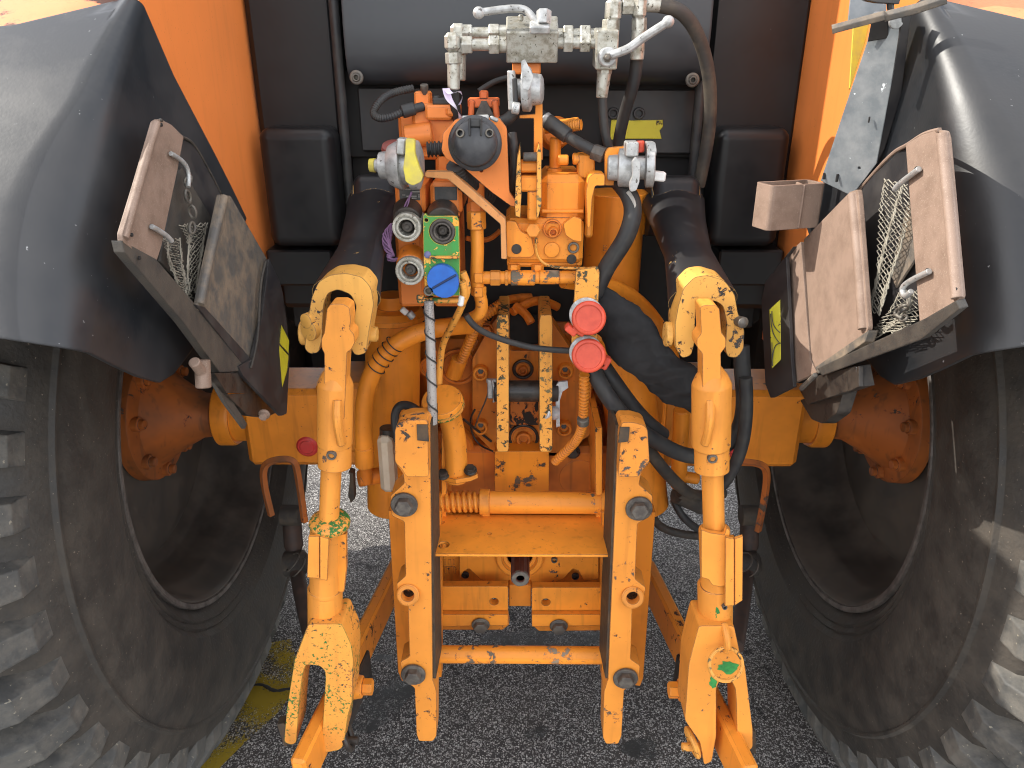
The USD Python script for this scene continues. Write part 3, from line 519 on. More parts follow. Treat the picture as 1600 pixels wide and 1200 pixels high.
for q in ((895, 706, 1.468), (700, 705, 1.468), (930, 640, 1.515), (668, 640, 1.515), (965, 640, 1.515), (760, 515, 1.468)): part('case_bolt', bolt(q, 9, h=.012), OILY if q[0] in (895, 700) else O_deep)
for u in (676, 964): part('case_web', fbox(u - 5, 600, u + 5, 700, 1.49, .05, .004), O_deep)
part('case_casting', cat(lathe(P(705, 700, 1.48), (0, -1, 0), [(-.02, .05), (.0, .05), (.006, .045), (.006, .001)], 32)), O_deep)
part('case_casting', cat(lathe(P(905, 745, 1.475), (0, -1, 0), [(-.02, .05), (.0, .05), (.006, .045), (.006, .001)], 32)), O_deep)
part('thin_wire', hose([(742, 640, 1.42), (735, 660, 1.44), (745, 690, 1.45), (770, 705, 1.42)], 1.6, 24, 6), OILY)
part('thin_wire', hose([(724, 655, 1.42), (745, 672, 1.45), (768, 690, 1.46)], 2, 24, 6), OILY)
# ------------------------------------------------------------------ lift arms, lift rods, lower links
def arm(sx):
    # black forged arm: three swept sections, then the fork painted ochre at its end
    if sx < 0: top, mid, root = (592, 318, 1.43), (572, 372, 1.31), (541, 462, 1.17)
    else: top, mid, root = (1052, 320, 1.43), (1068, 375, 1.31), (1098, 470, 1.17)
    pts = spline([P(top), P(mid), P(root)], 24); r = np.interp(np.linspace(0, 1, 24), [0, .25, .62, .85, 1], [.052, .044, .036, .044, .050])
    sw = sweep(pts, r, 24, (1.12, .80))
    c0 = P(top[0], top[1], top[2]); boss = cyl(c0 + (-.046, .02, -.01), c0 + (.046, .02, -.01), .052, n=36)
    part('lift_arm', cat(sw, boss, rrbox(c0 + (0, .015, .012), (.086, .10, .066), .02, rx(-20))), BLKA, smooth=55)
    if sx < 0:
        f = [(476, 545), (480, 505), (487, 465), (498, 440), (517, 429), (542, 427), (566, 433), (580, 450), (584, 475), (576, 520), (572, 552), (556, 556), (548, 545), (552, 500), (557, 478), (548, 460), (528, 452), (512, 458), (506, 474), (504, 500), (503, 530), (498, 551), (484, 553)]
    else:
        f = [(1056, 545), (1055, 505), (1060, 478), (1068, 450), (1085, 433), (1105, 430), (1132, 438), (1148, 460), (1153, 490), (1163, 515), (1162, 545), (1152, 559), (1137, 558), (1133, 545), (1136, 505), (1130, 478), (1118, 470), (1095, 470), (1087, 482), (1086, 505), (1087, 530), (1080, 555), (1066, 560)]
    part('arm_fork', plate(f, .058, 1.125, rnd=.006), O_fork)
    a, b = ((478, 520), (590, 522)) if sx < 0 else ((1046, 522), (1158, 524))
    pn = part('fork_pin', cat(cyl(P(*a, 1.155), P(*b, 1.155), .0125), cyl(P(*a, 1.155) - (.008, 0, 0), P(*a, 1.155) + (.004, 0, 0), .02)), O_fork)
    if sx > 0: part('grease_bolt', lathe(P(1158, 503, 1.12), (.35, -1, .1), [(-.02, .007), (0, .009), (.006, .009), (.010, .005), (.011, .001)]), STEEL)
    else: part('pin_lug', cat(lathe(P(482, 500, 1.13), (-.6, -1, 0), [(-.01, .012), (.006, .012), (.008, .009)]), lathe(P(486, 515, 1.13), (-.6, -1, 0), [(-.01, .017), (.006, .017), (.008, .014)])), O_fork)
arm(-1); arm(1)
def rod(sx):
    Y = 1.10
    if sx < 0:
        eye = [(511, 482), (517, 475), (536, 475), (546, 481), (548, 500), (546, 515), (553, 522), (554, 536), (549, 546), (542, 550), (540, 600), (538, 655), (510, 655), (507, 600), (507, 552), (503, 545), (502, 530), (507, 520)]
        s1 = ((524, 598), (523, 694), 28); s2 = ((523, 694), (523, 729), 26); thin = ((518, 725), (514, 810), 16); tube = ((510, 812), (508, 925), 25)
        low = ((508, 917), (508, 985), 27); bolt_q = (518, 711)
    else:
        eye = [(1094, 480), (1100, 477), (1118, 477), (1124, 482), (1127, 520), (1134, 528), (1134, 542), (1126, 552), (1127, 600), (1126, 660), (1098, 660), (1098, 600), (1098, 553), (1089, 542), (1089, 530), (1096, 521)]
        s1 = ((1112, 598), (1111, 697), 31); s2 = ((1112, 697), (1112, 735), 27); thin = ((1113, 732), (1116, 840), 17); tube = ((1116, 826), (1119, 925), 24)
        low = ((1117, 912), (1118, 985), 27); bolt_q = (1113, 716)
    rd = part('lift_rod', cat([cp(a + (Y,), b + (Y - .004,), r, n=36) for a, b, r in (s2, thin, tube, low)]), O_rod)
    k = S(s1[0] + (Y,)); a, b = P(*s1[0], Y), P(*s1[1], Y); L = np.linalg.norm(b - a)
    part('rod_sleeve', lathe(a, b - a, [(-.028, .014), (-.012, s1[2] * k * .80), (0, s1[2] * k * .97), (.004, s1[2] * k), (L - .003, s1[2] * k), (L, s1[2] * k * .96)], 36), O_rod, rd)
    part('rod_eye', plate(eye, .036, Y - .022, rnd=.003), O_rod, rd)
    eb = P(s1[0][0] + 3 * sx * -1, s1[0][1] + 60, Y - .036); part('sleeve_rib', sweep(spline([eb + (0, .012, .03), eb, eb + (0, .012, -.045)], 12), .0075, 10), O_rod, rd)
    part('sleeve_screw', socket((bolt_q[0], bolt_q[1], Y - 27 * k - .001), 8, (0, -1, -.1), .004), STEEL, rd)
    if sx < 0:
        q = (515, 815, Y - .003); part('rod_collar', lathe(P(q), (.04, -.1, 1), [(-.010, 20 * S(q)), (-.008, 31 * S(q)), (.0, 32 * S(q)), (.006, 29 * S(q)), (.012, 18 * S(q))], 36), O_green, rd)
        part('angle_plate', plate([(482, 838), (499, 838), (499, 904), (480, 902)], .006, 1.062), O_rod, rd); part('angle_plate', plate([(500, 838), (514, 842), (511, 907), (500, 905)], .006, 1.060), O_rod, rd)
        part('tube_shell', plate([(519, 838), (541, 834), (541, 890), (537, 925), (520, 925)], .01, 1.085), O_hitch, rd)
    else:
        part('angle_plate', plate([(1134, 840), (1147, 842), (1147, 946), (1133, 947)], .006, 1.055), O_rod, rd); part('angle_plate', plate([(1148, 842), (1161, 838), (1160, 938), (1148, 946)], .006, 1.057), O_rod, rd)
        part('tube_shell', plate([(1096, 828), (1110, 833), (1132, 836), (1136, 824), (1141, 830), (1139, 842), (1150, 840), (1136, 846), (1134, 915), (1125, 917), (1113, 914), (1107, 905), (1096, 902)], .01, 1.066, rnd=.002), O_rod, rd)
        part('shell_rivet', socket((1132, 948, 1.06), 4, h=.004), STEEL, rd)
    # forked lower end
    Yf = 1.055
    if sx < 0:
        sh = [(482, 975), (534, 975), (549, 1008), (552, 1030), (550, 1095), (543, 1120), (537, 1165), (530, 1172), (507, 1176), (503, 1160), (509, 1060), (508, 1048), (500, 1040), (478, 1038), (473, 1052), (467, 1100), (463, 1160), (456, 1164), (444, 1160), (448, 1110), (461, 1028), (468, 1012)]
        side = [(532, 1000), (551, 1020), (552, 1095), (545, 1130), (532, 1128)]
    else:
        sh = [(1092, 978), (1147, 978), (1158, 1030), (1164, 1040), (1176, 1140), (1176, 1168), (1168, 1175), (1152, 1166), (1151, 1095), (1149, 1075), (1142, 1062), (1126, 1060), (1119, 1075), (1119, 1150), (1112, 1190), (1100, 1195), (1094, 1160), (1070, 1125), (1072, 1100), (1076, 1040), (1082, 1015)]
        side = [(1078, 1030), (1095, 1050), (1096, 1120), (1090, 1140), (1071, 1125)]
    part('rod_fork', plate(sh, .07, Yf, rnd=.006), O_green if sx < 0 else O_rod, rd)
    if sx < 0:
        part('fork_tab', plate([(433, 1132), (443, 1130), (451, 1140), (450, 1165), (444, 1166)], .02, 1.06), WEAR, rd)
    else:
        part('fork_tab', plate([(1172, 1142), (1181, 1144), (1181, 1178), (1172, 1176)], .02, 1.06), WEAR, rd)
        part('pull_ring', ring(P(1134, 1038, 1.03), (.05, -1, .45), 26 * S((1134, 1038, 1.03)), 3.2 * S((1134, 1038, 1.03)), 40, 8), O_worn, rd)
        part('ring_lug', hose([(1131, 975, 1.062), (1135, 990, 1.048), (1137, 1010, 1.04), (1135, 1016, 1.045)], 6, 14, 10), O_rod, rd)
        for pg in ([(1099, 958), (1112, 956), (1121, 966), (1118, 978), (1106, 986), (1100, 980), (1107, 972)],): pass
def patch(u, v, w, h, x0, Y0, R, m, parent, lift=.0007):
    t = np.linspace(0, 6.2832, 18, endpoint=False); k = .55 + .45 * RNG.random(18); V = []
    for f in (1., .55, 0.001):
        for a, j in zip(t, k):
            p = P(u + w * f * j * math.cos(a), v + h * f * j * math.sin(a), Y0 - (R or 0)); dx = p[0] - x0
            V.append((p[0], (Y0 - math.sqrt(max(R * R - dx * dx, 1e-6)) if R else Y0) - lift, p[2]))
    n = 18; Fc = [(r * n + i, r * n + (i + 1) % n, (r + 1) * n + (i + 1) % n) for r in (0, 1) for i in range(n)] + [(r * n + i, (r + 1) * n + (i + 1) % n, (r + 1) * n + i) for r in (0, 1) for i in range(n)]
    part('bare_patch', trimesh.Trimesh(V, Fc, process=False), m, parent)
rod(-1); rod(1)
GP = plain('old_green_paint', (.03, .22, .05), (.02, .13, .03), 90., .45, .6, .2, 300.)
RR_ = TR + '/lift_rod_001'; x0 = P(1118, 968, 1.10)[0]; R0 = 27 * S((1117, 912, 1.10)) + .0005
patch(1110, 958, 17, 14, x0, 1.098, R0, GP, RR_); patch(1107, 976, 15, 13, x0, 1.098, R0, GP, RR_); patch(1104, 978, 9, 8, x0, 1.098, R0, STEEL, RR_, .0014)
patch(1138, 1042, 20, 12, 0, 1.055, 0, GP, RR_); patch(1114, 1066, 7, 12, 0, 1.055, 0, GP, RR_)
def link(sx):
    if sx < 0: A, B = P(622, 892, 1.56), P(468, 1215, .98)
    else: A, B = P(1010, 895, 1.56), P(1170, 1225, .98)
    d = unit(B - A); L = np.linalg.norm(B - A); up = unit(A3((0, 0, 1)) - d * d[2]); side = np.cross(up, d)
    R = np.stack([side, d, up], 1)
    lk = part('lower_link', box((A + B) / 2, (.030, L, .085), R, .006), paint('paint_link', (.76, .26, .03), .64, .6, scale=50, under=(.06, .03, .02)))
    # stabiliser end and check chain bracket beside it
    t = .60; c = A + d * L * t; part('link_bracket', box(c - up * .04 - side * sx * .012, (.018, .17, .085), R, .004), OILY, lk)
    q = (567, 1073, 1.16) if sx < 0 else (1060, 1078, 1.16)
    part('link_bolt', cat(cyl(P(q), P(q) + (sx * .05, 0, 0), 17 * S(q), 22 * S(q)), hexn(P(q) - (sx * .02, 0, 0), P(q), 13 * S(q))), paint('paint_bolt', OR, .58, .5, scale=60) if sx > 0 else O_hitch, lk)
    q = (543, 1150, 1.08) if sx < 0 else (1082, 1160, 1.08)
    part('shackle', cat(ring(P(q), (1, .2, .3), 20 * S(q), 5 * S(q), 24, 8), cyl(P(q) + (-.02, 0, -.012), P(q) + (.02, 0, -.012), .008)), OILY if sx < 0 else O_worn, lk)
    # the long link that leads forward on the outside, rusty and dark
    q0, q1, q2 = ((455, 800, 1.62), (462, 880, 1.56), (490, 1010, 1.30)) if sx < 0 else ((1172, 800, 1.62), (1168, 880, 1.56), (1150, 1010, 1.30))
    part('stabiliser', sweep(spline([P(q0), P(q1), P(q2)], 20), np.r_[np.full(6, .024), np.full(14, .018)], 12), plain('rust_dark%s' % ('' if sx < 0 else '_b'), (.035, .024, .02), (.075, .045, .033), 40., .6, .8, .3))
    part('stabiliser_knuckle', lathe(P(*q1), (1, 0, .1), [(-.03, .018), (-.025, .032), (.02, .032), (.03, .02)]), RUBD); part('stabiliser_pin', cat(cyl(P(q0[0] + 15 * sx, q0[1] + 5, 1.6), P(q0[0] - 15 * sx, q0[1] + 5, 1.6), .026)), RUBD)
    part('wire_clip', coil(P(q1[0] - 8, q1[1] - 5, q1[2] - .03), P(q1[0] + 10, q1[1] + 12, q1[2] - .03), .024, .0018, 2), STEEL)
link(-1); link(1)
# ------------------------------------------------------------------ pipes, hoses, filler
q = (690, 622, 1.30)
fp = part('filler_pipe', sweep(spline([P(697, 625, 1.305), P(704, 655, 1.318), P(711, 690, 1.325), P(713, 750, 1.325)], 24), 18 * S((705, 650, 1.32)), 28), O_hitch)
fc = part('filler_cap', lathe(P(692, 632, 1.30), (-.12, -.42, .9), [(-.006, 24 * S(q)), (-.004, 33 * S(q)), (.010, 33 * S(q)), (.015, 31 * S(q)), (.016, .001)], 40), O_hitch, fp); part('cap_rim', lathe(P(692, 632, 1.30), (-.12, -.42, .9), [(-.0065, 33 * S(q)), (-.006, 33.8 * S(q)), (.004, 33.8 * S(q)), (.0045, 33 * S(q))], 40), O_green, fp)
part('filler_flange', plate([(690, 742, 1.31), (712, 752, 1.295), (735, 745, 1.30), (746, 738, 1.31), (744, 728, 1.345), (712, 722, 1.36), (690, 732, 1.345)], .01), O_hitch, fp)
for a, b in (((692, 742), (700, 735)), ((735, 735), (738, 728))): part('flange_bolt', bolt((a[0], a[1], 1.31), 8, (0, -.4, 1), .01), OILY, fp)
bs = part('braided_strap', hose([(670, 470, 1.235), (672, 520, 1.225), (674, 580, 1.215), (676, 662, 1.21)], 7.5, 24, 12), paint('braid', (.36, .35, .33), .60, .9, scale=420, under=(.08, .08, .075), rough=.6))
sp_ = spline([P(670, 470, 1.235), P(672, 520, 1.225), P(674, 580, 1.215), P(676, 662, 1.21)], 150); a_ = np.linspace(0, 6.2832 * 5.5, 150)
part('strap_band', sweep(sp_ + .0086 * np.stack([np.cos(a_), np.sin(a_), 0 * a_], 1), .0016, 8), RUB, bs)
ho = part('return_hose', hose([(735, 508, 1.40), (690, 512, 1.36), (640, 526, 1.34), (598, 558, 1.33), (574, 605, 1.33), (568, 660, 1.33), (570, 722, 1.33)], 14.5, 50, 18), O_plain)
part('hose_ferrule', cp((569, 697, 1.33), (570, 728, 1.33), 15), O_plain, ho); part('hose_elbow', cat(cp((570, 726, 1.33), (574, 752, 1.34), 10), cp((560, 748, 1.34), (598, 742, 1.36), 13)), O_deep, ho)
part('hose_ties', cat([ring(P(588 + 7 * i, 574 - 11 * i + i * i * .5, 1.328), (.6 + .05 * i, 0, .8), 15 * S((590, 560, 1.33)), .0012, 22, 5) for i in range(5)]), OILY, ho)
part('bracket_hook', plate([(545, 737), (552, 740), (554, 780), (548, 786), (544, 775), (547, 745)], .02, 1.40), WEAR)
part('delivery_hose', hose([(880, 436, 1.32), (945, 447, 1.36), (985, 465, 1.39), (1020, 500, 1.41), (1045, 548, 1.42), (1055, 600, 1.43)], 13.5, 40, 18), O_plain)
pp = part('pressure_pipe', cat(hose([(745, 352, 1.29), (746, 400, 1.285), (746, 445, 1.285), (752, 470, 1.285), (750, 488, 1.29), (735, 498, 1.30)], 10, 40, 16)), O_hitch)
for a, b, r in (((744, 330, 1.29), (745, 358, 1.289), 15), ((748, 425, 1.283), (748, 440, 1.283), 12), ((748, 447, 1.283), (748, 462, 1.283), 12)): part('pipe_nut', hexp(a, b, r), O_hitch, pp)
part('cross_pipe', cat(cp((745, 434, 1.285), (905, 433, 1.29), 10)), O_hitch)
for u, w in ((766, 16), (789, 5)): part('cross_nut', hexp((u, 434, 1.285), (u + w, 434, 1.285), 12.5), O_rail)
part('cross_sleeve', cp((798, 434, 1.285), (836, 434, 1.286), 12), paint('paint_scuffed', OR, .53, .5, scale=48, under=(.13, .11, .08)))
part('cross_sleeve', cp((842, 433, 1.286), (874, 433, 1.287), 11), paint('paint_scuffed_b', OR, .56, .5, scale=48, under=(.13, .11, .08)))
part('cap_bracket', plate([(900, 422), (934, 417), (937, 425), (935, 470), (930, 500), (935, 540), (928, 556), (900, 556), (893, 540), (893, 500), (897, 470)], .008, 1.255, rnd=.003), O_worn)
for (u, v, tx, tz, lt) in ((920, 497, -.35, -.35, (892, 515)), (920, 556, .45, -.25, (946, 566))):
    q = (u, v, 1.215); k = S(q)
    c = part('red_cap', lathe(P(q), (-.12, -1, .22), [(-.022, 22 * k), (-.014, 23 * k), (-.013, 26 * k), (0, 27 * k), (.003, 25 * k), (.004, 21 * k), (.0015, 20 * k), (.0015, .001)], 40), RED)
    lp = (lt[0], lt[1], 1.23); part('cap_hinge', cat(bxp(lp, 20, 11, .02, ry(38 if u + 5 > lt[0] else -62)), bxp(((u + lt[0]) / 2, (v + lt[1]) / 2 + 7, 1.228), 22, 17, .016, ry(35 if lt[0] < u else -30))), RED, c)
    part('socket_body', lathe(P(u - 4, v - 6, 1.235), (-.12, -1, .22), [(-.03, 24 * k), (.006, 27 * k), (.008, 24 * k)], 32), ALU, c)
part('cable_conduit', corr([(913, 585, 1.25), (912, 630, 1.26), (911, 655, 1.27), (905, 680, 1.30), (890, 700, 1.33), (866, 722, 1.37)], 8, .0075, .32), O_plain)
part('conduit_clip', cp((911, 653, 1.262), (911, 662, 1.268), 9.5), STEEL)
part('upper_conduit', corr([(780, 478, 1.42), (752, 498, 1.40), (735, 530, 1.42), (720, 565, 1.46), (712, 582, 1.47)], 9, .007, .25), O_plain); part('conduit_plug', cp((718, 560, 1.462), (708, 588, 1.47), 13), O_plain)
for qs in ([(760, 492, 1.44), (790, 470, 1.5), (830, 465, 1.53)], [(800, 488, 1.46), (840, 470, 1.5), (872, 480, 1.52)], [(805, 478, 1.47), (822, 492, 1.45), (830, 505, 1.44)]): part('small_pipe', hose(qs, 7, 20, 10), O_deep)
part('thin_hose', hose([(722, 440, 1.235), (726, 460, 1.24), (716, 490, 1.26), (700, 520, 1.30), (690, 548, 1.33), (686, 600, 1.34)], 5.5, 40, 12), O_worn)
part('black_cable', hose([(728, 492, 1.27), (745, 512, 1.275), (790, 532, 1.29), (840, 544, 1.30), (890, 548, 1.29)], 5, 40, 12), RUB)
# cloth sleeve of the right-hand hoses
sl = spline([P(925, 455, 1.29), P(965, 505, 1.26), P(1010, 555, 1.24), P(1060, 600, 1.24), P(1110, 640, 1.26)], 60)
rr = np.interp(np.linspace(0, 1, 60), [0, .15, .35, .7, 1], [.022, .044, .052, .046, .030]) * (1 + .05 * np.sin(np.linspace(0, 9, 60)))
sv = sweep(sl, rr, 40, (.45, 1.0)); nz = meshkit.fbm(sv.vertices * (14, 14, 26)) if hasattr(meshkit, 'fbm') else 0
sv.vertices += sv.vertex_normals * ((nz - np.mean(nz)) * .03)[:, None]
part('cable_sleeve', sv, CLOTH, smooth=60)
part('feed_hose', hose([(968, 285, 1.30), (988, 320, 1.27), (978, 370, 1.26), (950, 415, 1.27), (930, 460, 1.28)], 14, 40, 18), RUB)
part('hose_print', hose([(981, 300, 1.27), (990, 316, 1.26), (991, 332, 1.255)], 4, 10, 8), PALE)
part('black_hose', hose([(925, 575, 1.27), (950, 620, 1.25), (985, 660, 1.26), (1030, 692, 1.28), (1090, 713, 1.30), (1140, 690, 1.28), (1162, 640, 1.26), (1160, 580, 1.27), (1158, 540, 1.28)], 12, 70, 16), RUB)
part('black_hose', hose([(940, 570, 1.30), (968, 610, 1.29), (1000, 650, 1.30), (1035, 680, 1.33)], 13, 40, 16), RUB)
part('black_hose', hose([(1165, 590, 1.24), (1166, 640, 1.235), (1158, 700, 1.25), (1138, 745, 1.28), (1120, 765, 1.33)], 10, 40, 16), RUB)
part('muddy_hose', hose([(1005, 690, 1.30), (1030, 725, 1.32), (1065, 762, 1.36), (1095, 775, 1.42), (1130, 770, 1.46)], 9.5, 40, 16), RUBD)
part('muddy_hose', hose([(1020, 780, 1.45), (1025, 815, 1.42), (1055, 832, 1.40), (1100, 838, 1.42)], 6.5, 30, 12), RUBD)
part('muddy_hose', hose([(1052, 780, 1.42), (1068, 808, 1.40), (1100, 832, 1.42)], 6, 30, 12), RUB)
part('hose_union', cat(cp((1058, 772, 1.40), (1098, 790, 1.43), 15), hexp((1062, 768, 1.38), (1080, 774, 1.39), 11)), RUBD)
part('drop_pipe', cat(cp((1065, 640, 1.40), (1060, 760, 1.42), 13), cp((1050, 742, 1.41), (1090, 748, 1.42), 9)), O_plain)
part('pipe_stay', cat(cp((1040, 620, 1.43), (1032, 730, 1.44), 4), cp((1020, 640, 1.44), (1014, 740, 1.45), 5)), O_plain)
part('expansion_bottle', box(P(606, 720, 1.33), (.030, .05, .125), None, .01), TANKW); part('bottle_cap', cp((606, 668, 1.335), (606, 682, 1.335), 13), OILY)
part('bottle_hose', hose([(622, 690, 1.30), (618, 645, 1.32), (630, 633, 1.32), (655, 645, 1.30), (665, 668, 1.30)], 7, 30, 10), RUB)
part('white_plug', cp((627, 482, 1.36), (636, 490, 1.36), 5), WHITE); part('white_plug', cp((638, 488, 1.365), (646, 497, 1.365), 6), ALU)
# ------------------------------------------------------------------ remote valves and couplers, left of centre
for u0, u1 in ((617, 664), (672, 722)):
    v = part('spool_valve', cat(fbox(u0, 285, u1, 335, 1.30, .14, .006), fbox(u0 + 2, 338, u1 - 2, 480, 1.33, .12, .006), fbox(u0 + 4, 332, u1 - 4, 340, 1.29, .1, .003)), O_up)
    pl = part('name_plate', fbox(u0 + 7, 292, u1 - 8, 313, 1.2985, .003, .0005), LABEL, v)
    if u0 < 650: part('plate_print', cat([fbox(u0 + 9 + a, b, u0 + 9 + a + w, b + 1.4, 1.2975, .0012, .0002) for a, b, w in ((1, 295, 20), (17, 299, 13), (2, 304, 5), (9, 306, 8), (17, 306, 8), (27, 304, 3), (27, 307, 3), (17, 309, 8))]), PALE, v)
def coupler(u, v, r, m, body=OILY, dep=.055):
    q = (u, v, 1.235); k = S(q); ax = (-.03, -1, -.03)
    c = part('quick_coupler', lathe(P(q), ax, [(-dep, r * k * 1.02), (-.018, r * k * 1.02), (-.017, r * k * .98), (-.014, r * k * .98), (-.013, r * k), (-.002, r * k), (0, r * k * .97), (0, r * k * .80), (-.003, r * k * .79), (-.003, r * k * .70), (0, r * k * .69), (0, r * k * .56), (-.012, r * k * .55), (-.03, r * k * .5), (-.03, .001)], 40), m)
    part('coupler_nose', lathe(P(q), ax, [(-.03, r * k * .42), (-.012, r * k * .40), (-.008, r * k * .36), (-.006, r * k * .2), (-.009, r * k * .15), (-.009, .001)], 28), BOLTM, c)
    part('coupler_balls', cat([trimesh.creation.icosphere(1, r * k * .06).apply_translation(P(q) + A3((math.cos(t) * r * k * .52, .006, math.sin(t) * r * k * .52))) for t in np.linspace(0, 6.28, 10, endpoint=False)]), BOLTM, c)
    return c
coupler(635, 356, 23, ZINC); coupler(640, 424, 23, ZINC); coupler(691, 362, 20, BOLTM)
part('coupler_body', cat(cp((637, 330, 1.285), (636, 345, 1.25), 23, 22)), OILY); part('coupler_body', cp((644, 400, 1.285), (641, 418, 1.25), 22), O_deep); part('coupler_body', cp((692, 335, 1.30), (691, 350, 1.25), 25), OILY)
gpl = part('coupler_plate', plate([(661, 338), (664, 333), (668, 338), (714, 338), (717, 347), (719, 462), (664, 462), (662, 400)], .007, 1.237, holes=[(691, 362, 20.5), (666, 344, 3)], rnd=.002), GREEN)
part('plate_lip', bxp((688, 469, 1.24), 72, 8, .012), O_green, gpl); part('plate_lip', cp((651, 465, 1.24), (664, 466, 1.24), 5), O_green, gpl)
part('plate_fold', bxp((694, 402, 1.232), 46, 4, .008), O_worn, gpl); part('blue_dot', lathe(P(668, 398, 1.236), (0, -1, 0), [(-.002, .006), (.001, .006), (.002, .004), (.002, .0001)], 16), plain('blue_grey', (.12, .13, .25), (.1, .1, .2)), gpl)
q = (692, 440, 1.225); k = S(q)
bc = part('blue_cap', prism([P(692 + 24 * math.cos(t) * (1 + .08 * math.cos(2 * t + 1.2)), 440 - 26 * math.sin(t) * (1 + .06 * math.cos(2 * t + 1.2)), 1.222) for t in np.linspace(0, 6.28, 36, endpoint=False)], .014), BLUE)
part('cap_slot', bxp((694, 440, 1.2215), 44, 3.5, .004, ry(-30)), plain('blue_shadow_gap', (.01, .03, .09), (.008, .02, .07)), bc)
part('cap_screw', socket((670, 454, 1.228), 8, h=.006), STEEL, bc)
part('coupler_hose', hose([(722, 425, 1.25), (729, 445, 1.25), (727, 462, 1.245), (720, 475, 1.24)], 6.5, 20, 12), O_worn)
part('hose_tip', cp((722, 462, 1.238), (719, 478, 1.236), 5), WHITE)
part('valve_fitting', cat(hexp((744, 318, 1.31), (744, 348, 1.295), 15), cp((744, 290, 1.33), (744, 322, 1.31), 13)), O_up)
part('rear_tube', cat(hose([(728, 372, 1.36), (762, 374, 1.37), (782, 360, 1.38)], 4, 16, 10)), O_deep)
# upper-left solenoid block
ub = part('control_block', cat(fbox(622, 172, 700, 225, 1.40, .10, .006), fbox(644, 162, 716, 250, 1.36, .10, .006), fbox(664, 164, 706, 188, 1.345, .05, .004), fbox(680, 220, 722, 292, 1.36, .10, .006)), O_up)
part('block_boss', cp((634, 214, 1.36), (676, 208, 1.36), 18), O_up, ub); part('block_cap', fbox(647, 143, 672, 172, 1.38, .04, .003), O_up, ub); part('block_lip', fbox(696, 166, 716, 182, 1.34, .05, .004), O_up, ub)
part('thumb_screw', lathe(P(663, 138, 1.38), (0, -.3, 1), [(-.01, .004), (0, .007), (.006, .007), (.007, .003)]), STEEL, ub)
part('electric_plug', cat(cp((628, 175, 1.35), (648, 169, 1.355), 10), cp((646, 170, 1.352), (662, 166, 1.36), 7)), RUB)
part('loom', corr([(645, 138, 1.40), (612, 146, 1.38), (592, 160, 1.36), (584, 178, 1.35), (596, 185, 1.345), (630, 175, 1.35)], 6.2, .004, .14), RUB)
part('black_plug', cat(bxp((690, 158, 1.37), 26, 10, .03), bxp((682, 153, 1.37), 9, 7, .02)), RUB)
# orange upper solenoid seen over the socket
oc = part('valve_solenoid', cat(bxp((756, 160, 1.40), 48, 14, .05), bxp((737, 172, 1.39), 9, 30, .04, ry(6)), bxp((775, 172, 1.39), 9, 30, .04, ry(-6)), bxp((756, 148, 1.39), 13, 12, .03), bxp((756, 190, 1.40), 46, 10, .05)), paint('paint_solenoid', (.72, .16, .045), .72, .6))
part('solenoid_gusset', plate([(752, 158), (760, 158), (776, 190), (738, 190)], .012, 1.365), BOLTM, oc)
# trailer socket
sb = part('socket_bracket', plate([(692, 208), (712, 186), (780, 184), (792, 200), (796, 300), (812, 322), (800, 323), (768, 300), (724, 262), (697, 248), (690, 236)], .007, 1.275, holes=[(752, 266, 3)], rnd=.003), O_up)
q = (742, 224, 1.235); k = S(q); ax = (-.02, -1, .12)
ts = part('trailer_socket', lathe(P(q), ax, [(-.035, 38 * k), (-.012, 39 * k), (-.012, 42 * k), (0, 42 * k), (.002, 40 * k), (.004, 36 * k), (.016, 34 * k), (.022, 28 * k), (.025, 18 * k), (.026, .001)], 48), plain('socket_black', (.02, .02, .022), (.035, .035, .037), 30., .28, .4, .06, 500.))
for u in (719, 765): part('socket_screw', socket((u, 208, 1.2125), 7, ax, .004), STEEL, ts)
part('lid_rib', cat(bxp((734, 198, 1.218), 3, 26, .02), bxp((752, 198, 1.218), 3, 26, .02), bxp((743, 192, 1.220), 18, 12, .018)), RUB, ts)
part('lid_hinge', cat(cp((722, 186, 1.26), (764, 184, 1.26), 5), bxp((772, 186, 1.262), 14, 6, .01, ry(25))), ALU, ts)
part('socket_boot', corr([(712, 258, 1.28), (722, 280, 1.30), (742, 296, 1.33), (764, 308, 1.36)], 15, .007, .08), RUB)
part('socket_boot', corr([(668, 234, 1.31), (680, 233, 1.31), (694, 232, 1.31)], 12, .006, .25), RUB)
part('support_arm', cat(plate([(664, 268), (706, 268), (790, 342), (792, 405), (783, 405), (782, 350), (700, 280), (664, 277)], .02, 1.262, rnd=.003)), paint('paint_arm', (.62, .27, .09), .64, .5, scale=50, under=(.10, .09, .07)))
part('bent_hose', hose([(766, 200, 1.33), (785, 190, 1.32), (800, 180, 1.32), (806, 160, 1.34)], 9, 24, 14), RUB)
part('long_cable', hose([(800, 208, 1.31), (804, 250, 1.30), (802, 285, 1.31), (798, 300, 1.33)], 7, 24, 12), RUB)
part('loop_cable', hose([(748, 143, 1.43), (772, 128, 1.44), (800, 120, 1.45)], 4.5, 20, 10), RUB)
